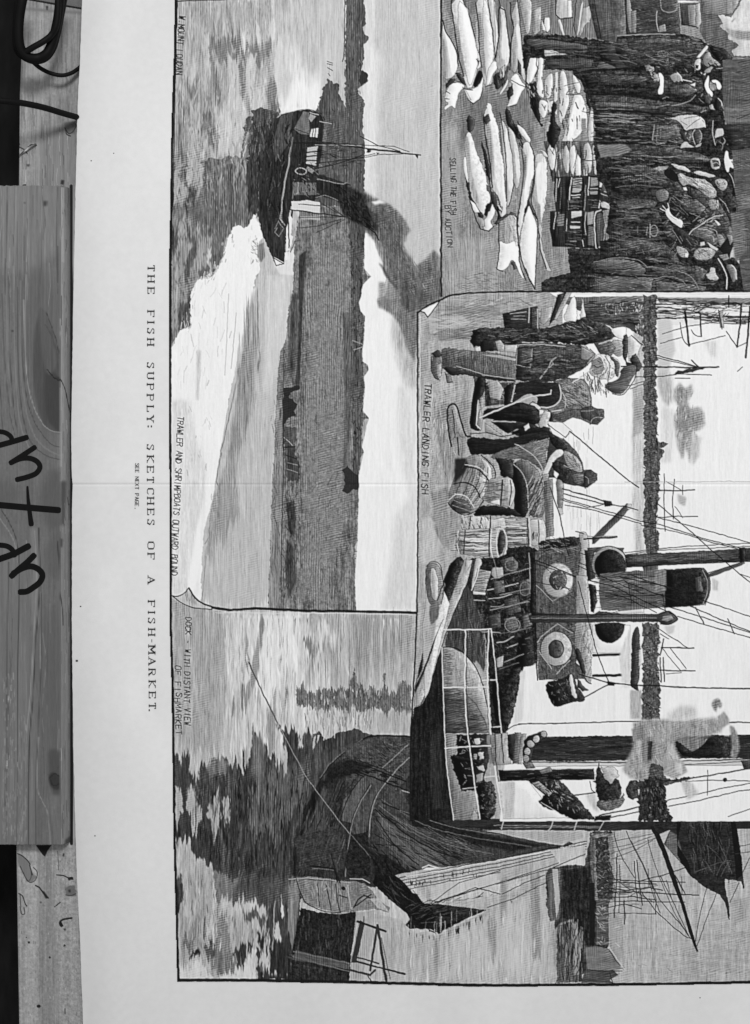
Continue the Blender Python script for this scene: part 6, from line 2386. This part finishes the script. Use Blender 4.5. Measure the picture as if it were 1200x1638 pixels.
# letterpress title, set letter by letter with serifs
SERIF = {
 'T': '05 06 46 45|26h 20h|10 30', 'H': '00h 06h|40h 46h|03 43|-106 116|306 506|-100 100|300 500', 'E': '05h 00h|06h 00h|06 46 45|03 33|00 40 41|-106 06|-100 00',
}
def title(txt_pos, name, h, wid, stem, hair, serif=True):
    st = []
    for ch, cy, cx in txt_pos:
        def pt(a, b): return (cx + (b / 6 - .5) * h, cy + (a / 4 - .5) * wid.get(ch, wid['']))
        for s_ in FONT[ch].split('|'):
            q = [(int(p[0]), int(p[1])) for p in s_.split()]
            for (a, b), (c, d) in zip(q, q[1:]):
                if (a, b) == (c, d):
                    st.append(([(cx + (b / 6 - .5) * h, cy - stem * .3), (cx + (b / 6 - .5) * h, cy), (cx + (b / 6 - .5) * h, cy + stem * .3)], stem)); continue
                heavy = abs(c - a) < 2.1 and abs(b - d) > 1
                if ch in 'NM' and a == c and ch == 'N': heavy = False
                if ch in 'AVY' : heavy = (c > a) == (d < b) and a != c or ch == 'Y' and a == c
                st.append(([pt(a, b), pt((a + c) / 2, (b + d) / 2), pt(c, d)], stem if heavy else hair))
        if not serif: continue
        feet = {'H': '00 06 40 46', 'I': '20 26', 'F': '00 06', 'T': '20', 'P': '00 06', 'K': '00 06 40 46', 'R': '00 40', 'A': '00 40', 'M': '00 06 40 46', 'L': '00 06', 'E': '00 06', 'Y': '06 46 20', 'U': '06 46', 'N': '00 06 46', 'X': '00'}.get(ch, '')
        for f in feet.split():
            a, b = int(f[0]), int(f[1]); w = .95
            st.append(([pt(a - w, b), pt(a, b), pt(a + w, b)], hair))
        ends = {'T': '05.2 06|46 45.2', 'E': '46 45|40 41.2', 'F': '46 45', 'L': '40 41.4', 'S': '45 46|01 00', 'C': '45 46'}.get(ch, '')
        for e in ends.split('|'):
            if e:
                q = [(float(p[0]), float(p[1:])) for p in e.split()]
                st.append(([pt(*q[0]), pt((q[0][0] + q[1][0]) / 2, (q[0][1] + q[1][1]) / 2), pt(*q[1])], hair * 1.4))
    return ribbon(st, lambda x, y: float(hz(x, y)), name, m_ink, None, .00024)
pos = dict()
T = 'THEFISHSUPPLY:SKETCHESOFAFISH-MARKET.'
YS = [429, 446, 465, 502, 515.5, 529, 547, 584, 601, 619, 636, 654, 670, 682, 715, 734, 751, 767.5, 786, 801, 819, 835, 872.5, 890, 927.5, 966, 979.5, 992.5, 1011, 1025, 1039, 1057.5, 1075, 1094, 1112, 1129, 1136]
XS = np.interp(YS, [424, 500, 640, 780, 835, 930, 1030, 1136], [242, 241.5, 240.5, 240.8, 241.5, 242, 243, 244])
put(title([(c, y, x) for c, y, x in zip(T, YS, XS)], 'title_lettering', 10.2, {'': 8.4, 'I': 9, 'M': 11, 'H': 9, 'L': 8, 'S': 7.4, 'O': 10.5, 'A': 10, '.': 4, ':': 4, '-': 8}, 2.1, 1.05))
T2 = 'SEE NEXT PAGE.'
Y2 = np.linspace(743, 813, len(T2))
put(title([(c, y, 219.4 + (y - 743) * -.006) for c, y in zip(T2, Y2) if c != ' '], 'subtitle_lettering', 5.6, {'': 3.6, 'I': 4, 'M': 5, '.': 2}, 1.2, .8, False))
m_speck = mat_tone('foxing', .9, .05, tone=.05)
for (x, y), w in [((123, 1057), 3.0), ((129, 970), 1.8), ((152, 1337), 1.6), ((146, 257), 1.5), ((182, 245), 1.3), ((1120, 1596), 1.4)]:
    put(ribbon([([(x - w * .2, y), (x, y), (x + w * .2, y)], w)], lambda x, y: float(hz(x, y)), 'foxing_spot', m_speck, None, .0002))

# ---------------------------------------------------------------- cables
m_rub = mat_tone('black_rubber', .6, .12, .1, 400, tone=.0032)
zc = .030
coil = empty('coiled_cable', P(60, 60, 0))
tag(coil, 'coiled loops of black cable hanging over the end of the bare board', 'cable')
def cpart(name, path, r):
    o = tube(name, path, r, m_rub); o.parent = coil; o.matrix_parent_inverse = coil.matrix_world.inverted(); return o
bpy.context.view_layer.update()
loops = [
 [(44, -30, .032), (36, 0, .032), (31, 30, .030), (30, 60, .028), (34, 80, .026), (44, 91, .024), (60, 93, .022), (74, 86, .022), (82, 72, .022), (88, 52, .023), (93, 28, .024), (96, 0, .026), (98, -30, .026)],
 [(36, -30, .027), (30, 10, .026), (27, 50, .024), (29, 78, .022), (40, 90, .019), (56, 96, .017), (72, 92, .016), (83, 78, .016), (90, 55, .018), (97, 20, .021), (104, -20, .022)],
 [(30, 86, .025), (42, 82, .026), (56, 74, .027), (70, 66, .027), (82, 56, .026), (90, 40, .027), (93, 10, .028), (92, -30, .029)],
]
rr = [.0024, .0022, .0016]
for p_, r_ in zip(loops, rr): cpart('loop', p_, r_)
cpart('loop', [(50, 94, .014), (56, 102, .012), (68, 111, .010), (84, 118, .0085), (100, 120.5, .0075), (114, 117, .0056), (125, 110, .0034), (136, 100, .0018), (150, 90, .0012)], .00105)
st_c = tube('straight_cable', [(-60, 158, .040), (0, 161, .033), (36, 165, .027), (70, 172, .020), (100, 181, .0115), (118, 186, .0056), (127, 188.5, .0028), (140, 192, .0017), (180, 202, .0016)], .00155, m_rub)
tag(st_c, 'single black cable crossing the bare board and slipping under the print', 'cable')

# a splinter lying on the bare board
def splinter():
    r = np.random.default_rng(8); pts = [(31, 249), (36, 244), (41, 240), (46, 236.5), (52, 233), (58, 231)]
    V, F = [], []
    for i, (x, y) in enumerate(pts):
        w = 2.2 * (1 - abs(i - 2) / 4.5)
        for k in range(6):
            th = k * math.pi / 3
            V.append(P(x + w * math.cos(th) * .5 + r.normal(0, .4), y + w * math.cos(th) * .8 + r.normal(0, .4), max(.0002, .0006 + .0006 * math.sin(th) + abs(r.normal(0, .0002)))))
    for i in range(len(pts) - 1):
        for k in range(6): F.append((i * 6 + k, i * 6 + (k + 1) % 6, i * 6 + 6 + (k + 1) % 6, i * 6 + 6 + k))
    o = build('wood_splinter', np.array(V), np.array(F), np.clip(r.normal(.5, .22, len(V)), .1, .85), m_wood, None, False)
    return tag(o, 'small torn wood splinter on the bare board below the straight cable', 'splinter')
splinter()
